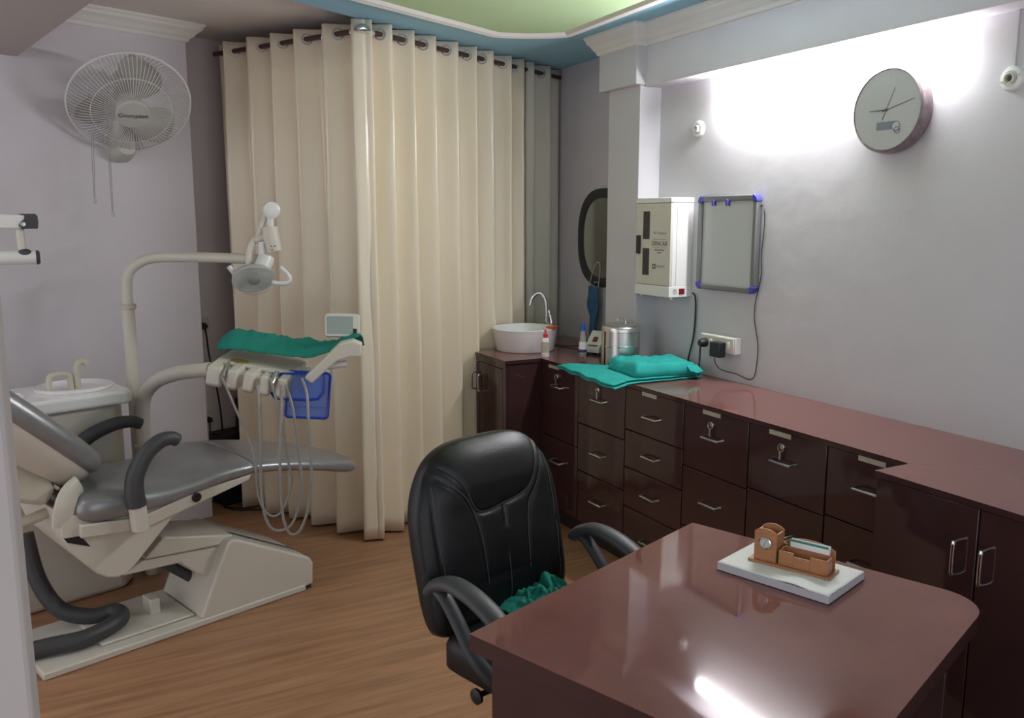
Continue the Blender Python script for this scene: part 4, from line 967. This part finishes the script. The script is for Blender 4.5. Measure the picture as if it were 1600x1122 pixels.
# handpieces resting in the scoops
MB().tube([TM @ Vector((0.069, -0.014, -0.028)), TM @ Vector((0.066, 0.05, 0.012)), TM @ Vector((0.064, 0.082, 0.026))], [0.009, 0.006, 0.0016], 10).build('syringe_tip', m_steel, t)
MB().tube([TM @ Vector((0.268, -0.020, -0.020)), TM @ Vector((0.268, 0.02, 0.004)), TM @ Vector((0.268, 0.045, 0.010))], [0.010, 0.015, 0.011], 12).build('handpiece', m_chrome, t)
h1 = [(0.519, 3.500, 0.992), (0.545, 3.420, 0.900), (0.596, 3.330, 0.712), (0.605, 3.300, 0.540), (0.641, 3.290, 0.462), (0.692, 3.295, 0.474), (0.732, 3.300, 0.580), (0.722, 3.315, 0.690), (0.704, 3.340, 0.865), (0.690, 3.400, 0.985)]
h2 = [(0.640, 3.400, 0.962), (0.624, 3.310, 0.785), (0.614, 3.295, 0.551), (0.633, 3.288, 0.430), (0.674, 3.285, 0.396), (0.727, 3.280, 0.421), (0.764, 3.275, 0.538), (0.767, 3.285, 0.632), (0.756, 3.315, 0.855), (0.742, 3.370, 0.960)]
h3 = [(0.722, 3.370, 0.955), (0.703, 3.280, 0.895), (0.679, 3.235, 0.718), (0.677, 3.230, 0.500), (0.692, 3.228, 0.418), (0.712, 3.224, 0.393), (0.742, 3.218, 0.411), (0.773, 3.214, 0.492), (0.792, 3.215, 0.630), (0.795, 3.240, 0.825), (0.802, 3.280, 0.932), (0.800, 3.340, 0.985)]
for hp, r_ in ((h1, 0.0048), (h2, 0.0056), (h3, 0.0056)):
    MB().tube(smooth_path([Vector(p) - tb for p in hp], 7), r_, 8).build('hose', m_hose, t)
# teal cloth on the tray
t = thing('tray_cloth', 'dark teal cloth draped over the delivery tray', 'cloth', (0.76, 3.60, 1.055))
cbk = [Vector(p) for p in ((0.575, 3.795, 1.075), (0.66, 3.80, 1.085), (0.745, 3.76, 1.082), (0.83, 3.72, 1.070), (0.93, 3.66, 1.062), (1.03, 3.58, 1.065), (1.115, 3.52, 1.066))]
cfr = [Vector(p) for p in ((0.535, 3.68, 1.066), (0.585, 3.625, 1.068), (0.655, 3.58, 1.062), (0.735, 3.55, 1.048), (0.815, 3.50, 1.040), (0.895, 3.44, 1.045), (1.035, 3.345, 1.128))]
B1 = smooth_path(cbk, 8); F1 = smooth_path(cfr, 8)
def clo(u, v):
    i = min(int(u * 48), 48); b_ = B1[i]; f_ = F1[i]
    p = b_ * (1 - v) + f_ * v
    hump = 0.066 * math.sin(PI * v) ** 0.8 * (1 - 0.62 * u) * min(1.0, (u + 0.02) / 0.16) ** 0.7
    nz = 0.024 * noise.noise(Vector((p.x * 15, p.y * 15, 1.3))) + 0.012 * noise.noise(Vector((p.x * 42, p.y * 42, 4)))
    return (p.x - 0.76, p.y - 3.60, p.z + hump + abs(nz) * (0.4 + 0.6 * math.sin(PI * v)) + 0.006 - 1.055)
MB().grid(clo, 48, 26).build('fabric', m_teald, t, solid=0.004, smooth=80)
# blue plastic tray hanging under
t = thing('blue_tray', 'translucent blue plastic trays hanging under the delivery tray', 'plastic tray', (0.83, 3.52, 0.81))
def bt(p): return Vector(p) - Vector((0.83, 3.52, 0.81))
BMt = basis((0.163, -0.040, -0.017), (0.008, 0.01, 0.168), bt((0.860, 3.500, 0.885)))
MB().prism(rrect(0.172, 0.190, 0.014), 0.0, 0.012, 'z', BMt).build('back_tray', m_bluepl, t, bevel=0.003)
o_ = rrect(0.172, 0.190, 0.014)
MB().tube([(x, y, 0.014) for x, y in o_], 0.0055, 8, True, M=BMt).build('rim', m_bluepld, t)
MB().box((-0.078, -0.052, 0.012), (0.078, -0.048, 0.016), BMt).build('divider', m_bluepld, t)
BM2 = basis((0.21, -0.045, -0.02), (0.008, 0.01, 0.168), bt((0.800, 3.470, 0.930)))
q2 = [(-0.108, 0.050), (0.115, 0.060), (0.115, -0.018), (0.095, -0.046), (0.05, -0.052), (-0.075, -0.050), (-0.108, -0.008)]
MB().prism(q2, 0.0, 0.014, 'z', BM2).build('front_tray', m_bluepl, t, bevel=0.003)
MB().tube([(x, y, 0.016) for x, y in q2], 0.0052, 8, True, M=BM2).build('rim', m_bluepld, t)

# ================================================================== X-RAY ARM AT THE LEFT EDGE
t = thing('xray_arm', 'white folding wall arm with dark end joint at the left edge', 'arm', (-0.30, 4.39, 1.53))
ao = Vector((-0.30, 4.39, 1.53))
XM = basis((1, 0.02, 0), (0, 0, 1), Vector((-0.088, 3.949, 1.597)) - ao)
MB().prism(rrect(0.46, 0.056, 0.012, 3, -0.26, 0.0), -0.028, 0.028, 'z', XM).build('upper_arm', m_white, t, bevel=0.006)
MB().prism([(-0.062, 0.030), (0.0, 0.030), (0.007, 0.022), (0.009, 0.0), (0.005, -0.028), (-0.05, -0.029), (-0.062, -0.016), (-0.055, -0.002), (-0.042, 0.008), (-0.038, 0.024)], -0.031, 0.031, 'z', XM).build('end_joint', m_char, t, bevel=0.004)
MB().lathe([(0.010, 0), (0.010, 0.004), (0.006, 0.005)], 14, XM @ Matrix.Translation((-0.046, -0.010, 0.031))).build('joint_screw', m_steel, t)
MB().tube([XM @ Vector((-0.060, -0.02, 0)), XM @ Vector((-0.056, -0.115, 0))], 0.0155, 14).build('joint_post', m_cream, t)
MB().tube([XM @ Vector((-0.46, -0.140, 0)), XM @ Vector((-0.005, -0.142, 0))], 0.0275, 18).build('lower_arm', m_white, t)
MB().lathe([(0.0285, 0), (0.0285, 0.008), (0.022, 0.014)], 18, XM @ Matrix.Translation((-0.010, -0.142, 0)) @ basis((0, 1, 0), (0, 0, 1))).build('end_cap', m_char, t)
MB().ball((-0.048, -0.122, 0.006), (0.026, 0.016, 0.024), 14, XM).build('joint_cover', m_char, t)
wpt = Vector((-0.50, 0, 1.54)); wq = WP - WD * 1.20
MB().tube([XM @ Vector((-0.42, -0.07, 0)), Vector((wq.x, wq.y, 1.53)) - ao], 0.03, 14).build('wall_stub', m_white, t)
MB().prism(rrect(0.14, 0.30, 0.02), 0.0, 0.03, 'z', basis(WD, (0, 0, 1), Vector((wq.x, wq.y, 1.53)) - ao)).build('wall_plate', m_white, t, bevel=0.004)

# ================================================================== THINGS BEHIND THE CHAIR
def outlet(label, p, plug=True):
    t = thing('wall_outlet', label, 'outlet', p)
    OM = basis(WD, (0, 0, 1), (0, 0, 0))
    MB().prism(rrect(0.075, 0.085, 0.008), 0.0, 0.016, 'z', OM).build('plate', m_cream, t, bevel=0.002)
    MB().box((-0.022, -0.022, 0.016), (0.022, 0.022, 0.019), OM).build('socket_face', m_white, t, bevel=0.001)
    return t
po = PB + WD * 0.13
outlet('cream wall outlet on the back wall above the tray arm', (po.x, po.y, 1.02))
outlet('cream wall outlet low on the back wall beside the chair', (po.x, po.y, 0.485))
t = thing('plug', 'black plug with a hanging cable in the upper back wall outlet', 'plug', (po.x + 0.004, po.y - 0.020, 1.02))
MB().lathe([(0.020, 0.0), (0.020, 0.018), (0.012, 0.036)], 14, basis(WD, (0, 0, 1), (0, 0, 0))).build('plug_body', m_black, t)
MB().tube(smooth_path([(0.008, -0.030, -0.01), (0.014, -0.032, -0.07), (0.022, -0.03, -0.17), (0.060, -0.012, -0.40), (0.075, -0.008, -0.64), (0.070, -0.01, -0.80)], 6), 0.0048, 8).build('cable', m_black, t)
t = thing('plug', 'black plug with a short cable in the lower back wall outlet', 'plug', (po.x + 0.004, po.y - 0.020, 0.485))
MB().lathe([(0.018, 0.0), (0.018, 0.016), (0.012, 0.032)], 14, basis(WD, (0, 0, 1), (0, 0, 0))).build('plug_body', m_black, t)
MB().tube(smooth_path([(0.004, -0.028, -0.01), (0.006, -0.03, -0.06), (0.020, -0.028, -0.16), (0.03, -0.03, -0.40), (0.05, -0.06, -0.478)], 6), 0.0042, 8).build('cable', m_rod, t)
pbx = PB + WD * 0.20 - WN * 0.09
t = thing('floor_cabinet_box', 'black equipment box standing against the back wall behind the leg rest', 'box', (pbx.x, pbx.y, 0), WA)
MB().box((-0.07, -0.06, 0), (0.10, 0.075, 0.415)).build('case', m_black, t, bevel=0.004)
MB().box((0.055, -0.062, 0.415), (0.100, 0.0, 0.60)).build('upright', m_black, t, bevel=0.004)
# floor hoses and cables
tag(MB().tube(smooth_path([cw(-1.00, 0.44, 0.40), cw(-0.98, 0.40, 0.22), cw(-0.93, 0.34, 0.10), cw(-0.84, 0.27, 0.062), cw(-0.76, 0.23, 0.070), cw(-0.78, 0.14, 0.072), cw(-0.92, 0.09, 0.066), cw(-1.08, 0.13, 0.064), cw(-1.40, 0.22, 0.034)], 8), 0.032, 16).build('floor_hose', m_char), 'thick dark grey hose curling on the floor under the chair back', 'hose')
tag(MB().tube(smooth_path([(0.70, 4.87, 0.006), (0.78, 4.80, 0.008), (0.84, 4.86, 0.02), (0.80, 4.93, 0.03), (0.72, 4.90, 0.012), (0.74, 4.80, 0.007), (0.90, 4.72, 0.007)], 8), 0.0055, 8).build('floor_cable', m_black), 'black cable coiled on the floor behind the chair base', 'cable')

# ================================================================== OFFICE CHAIR
ca = R(17); oc = Vector((0.80, 1.98, 0)) + Vector((math.cos(ca), math.sin(ca), 0)) * 0.275
t = thing('office_chair', 'black leather office chair with armrests pulled up to the desk', 'office chair', tuple(oc), ca)
tl = R(12)
# backrest frame: x across, y up the back, z out of the front
KB = basis((1, 0, 0), (0, math.sin(tl), math.cos(tl)), (0, 0.012, 0.505))
def bout(th):
    c, s_ = math.cos(th), math.sin(th)
    e = 3.6 if s_ > 0 else 11.0
    y = 0.238 + 0.258 * math.copysign(abs(s_) ** (2 / e), s_)
    wd = 0.256 + 0.012 * math.sin(PI * min(1, max(0, y / 0.42))) - 0.028 * max(0, (y - 0.30) / 0.2) ** 1.5
    x = wd * math.copysign(abs(c) ** (2 / e), c)
    return x, y
CX, CY = 0.0, 0.26
seams = [[(-0.19, 0.44), (-0.135, 0.385), (-0.085, 0.295), (0.02, 0.298), (0.105, 0.315), (0.145, 0.36), (0.195, 0.47)],
         [(-0.20, 0.41), (-0.140, 0.355), (-0.105, 0.30), (-0.085, 0.20), (-0.085, 0.02)],
         [(0.205, 0.42), (0.150, 0.32), (0.105, 0.26), (0.085, 0.12), (0.082, 0.02)],
         [(0.012, 0.297), (0.005, 0.15), (0.0, 0.02)],
         [(-0.215, 0.46), (-0.228, 0.30), (-0.225, 0.15), (-0.218, 0.02)], [(0.215, 0.46), (0.226, 0.30), (0.222, 0.15), (0.216, 0.02)]]
SP = [[Vector((p.x, p.y)) for p in smooth_path([(a, b, 0) for a, b in s_], 6)] for s_ in seams]
def segd(p, a, b):
    ab = b - a; k = max(0, min(1, (p - a).dot(ab) / max(1e-9, ab.length_squared)))
    return (p - a - ab * k).length
def front(x, y, r):
    c = 0.038 * (1 - r ** 6) + 0.010 * max(0, (y - 0.30) / 0.2) * (1 - r ** 3)
    if y > 0.31: c += 0.008 * (1 - r ** 4) * min(1, (y - 0.31) / 0.06)
    d = min(segd(Vector((x, y)), s_[i], s_[i + 1]) for s_ in SP for i in range(0, len(s_) - 1))
    return c - 0.007 * math.exp(-(d / 0.007) ** 2)
NRG, NA = 46, 120
bk = MB(); rings = []
for i in range(NRG + 1):
    r_ = max(0.01, i / NRG); ring = []
    for k in range(NA):
        x, y = bout(2 * PI * k / NA); x = CX + (x - CX) * r_; y = CY + (y - CY) * r_
        ring.append((x, y, front(x, y, r_)))
    rings.append(ring)
for (r_, z) in ((1.015, -0.012), (1.015, -0.04), (0.99, -0.055), (0.90, -0.062), (0.3, -0.064)):
    rings.append([(CX + (bout(2 * PI * k / NA)[0] - CX) * r_, CY + (bout(2 * PI * k / NA)[1] - CY) * r_, z) for k in range(NA)])
bk.loft(rings, True, KB)
bo = bk.build('backrest', m_leather, t, smooth=70)
OUTL = [bout(2 * PI * k / 360) for k in range(360)]
def rof(x, y):
    a = math.atan2(y - CY, x - CX)
    q = min(OUTL, key=lambda o: abs(math.atan2(math.sin(math.atan2(o[1] - CY, o[0] - CX) - a), math.cos(math.atan2(o[1] - CY, o[0] - CX) - a))))
    return math.hypot(x - CX, y - CY) / math.hypot(q[0] - CX, q[1] - CY)
for s_ in SP:
    pl = []
    for p in s_:
        for (dx, dy) in ((0.0045, 0.002),):
            x, y = p.x + dx, p.y + dy
            if rof(x, y) < 0.975: pl.append((x, y, front(x, y, rof(x, y)) + 0.0008))
    if len(pl) > 2: MB().tube(pl, 0.0011, 5, M=KB).build('stitching', m_thread, bo)
st_ = MB().loft([[(x, y, z) for x, y in rrect(0.50 * k, 0.48 * k, 0.06 * k, 6, 0, -0.215)] for (k, z) in ((0.94, 0.405), (1.0, 0.42), (1.0, 0.475), (0.97, 0.495), (0.85, 0.505), (0.5, 0.508))])
st_.build('seat', m_leather, t, smooth=70)
for sg in (-1, 1):
    x = sg * 0.282
    top = smooth_path([(x, 0.000, 0.645), (x, -0.025, 0.668), (x, -0.085, 0.686), (x, -0.17, 0.674), (x, -0.26, 0.635), (x, -0.33, 0.575), (x * 0.95, -0.36, 0.51), (x * 0.86, -0.33, 0.460)], 6)
    MB().tube(top, 0.034, 14, flat=((1, 0, 0), 0.55, 0.95)).build('armrest', m_char, t, smooth=80)
    lo_ = smooth_path([(x, -0.012, 0.655), (x, -0.05, 0.640), (x, -0.10, 0.59), (x, -0.16, 0.52), (x * 0.93, -0.195, 0.475), (x * 0.86, -0.21, 0.455)], 6)
    MB().tube(lo_, 0.024, 12, flat=((1, 0, 0), 0.55, 0.9)).build('armrest_strut', m_char, t, smooth=80)
MB().box((-0.10, -0.32, 0.375), (0.10, -0.12, 0.408)).build('tilt_mechanism', m_black, t, bevel=0.006)
MB().tube([(-0.08, -0.15, 0.392), (-0.245, -0.135, 0.388)], 0.008, 10).build('tilt_lever', m_black, t)
MB().lathe([(0.010, 0), (0.021, 0.004), (0.021, 0.012), (0.010, 0.016)], 14, Matrix.Translation((-0.243, -0.135, 0.388)) @ Matrix.Rotation(R(-90), 4, 'Y')).build('lever_knob', m_black, t)
MB().box((-0.03, -0.16, 0.40), (0.03, 0.085, 0.412)).build('back_bar', m_black, t)
MB().tube([(0, -0.22, 0.10), (0, -0.22, 0.38)], 0.026, 14).build('gas_lift', m_black, t)
for k in range(5):
    a = R(72 * k + 20); d_ = Vector((math.cos(a), math.sin(a), 0)); c0 = Vector((0, -0.22, 0))
    lg = MB().tube([c0 + Vector((0, 0, 0.11)), c0 + d_ * 0.14 + Vector((0, 0, 0.095)), c0 + d_ * 0.27 + Vector((0, 0, 0.072))], [0.030, 0.024, 0.016], 10).build('base_leg', m_black, t)
    MB().lathe([(0.024, -0.02), (0.027, -0.015), (0.027, 0.015), (0.024, 0.02)], 14, Matrix.Translation(c0 + d_ * 0.268 + Vector((0, 0, 0.0275))) @ basis(d_, (0, 0, 1), (0, 0, 0))).build('caster', m_black, lg)
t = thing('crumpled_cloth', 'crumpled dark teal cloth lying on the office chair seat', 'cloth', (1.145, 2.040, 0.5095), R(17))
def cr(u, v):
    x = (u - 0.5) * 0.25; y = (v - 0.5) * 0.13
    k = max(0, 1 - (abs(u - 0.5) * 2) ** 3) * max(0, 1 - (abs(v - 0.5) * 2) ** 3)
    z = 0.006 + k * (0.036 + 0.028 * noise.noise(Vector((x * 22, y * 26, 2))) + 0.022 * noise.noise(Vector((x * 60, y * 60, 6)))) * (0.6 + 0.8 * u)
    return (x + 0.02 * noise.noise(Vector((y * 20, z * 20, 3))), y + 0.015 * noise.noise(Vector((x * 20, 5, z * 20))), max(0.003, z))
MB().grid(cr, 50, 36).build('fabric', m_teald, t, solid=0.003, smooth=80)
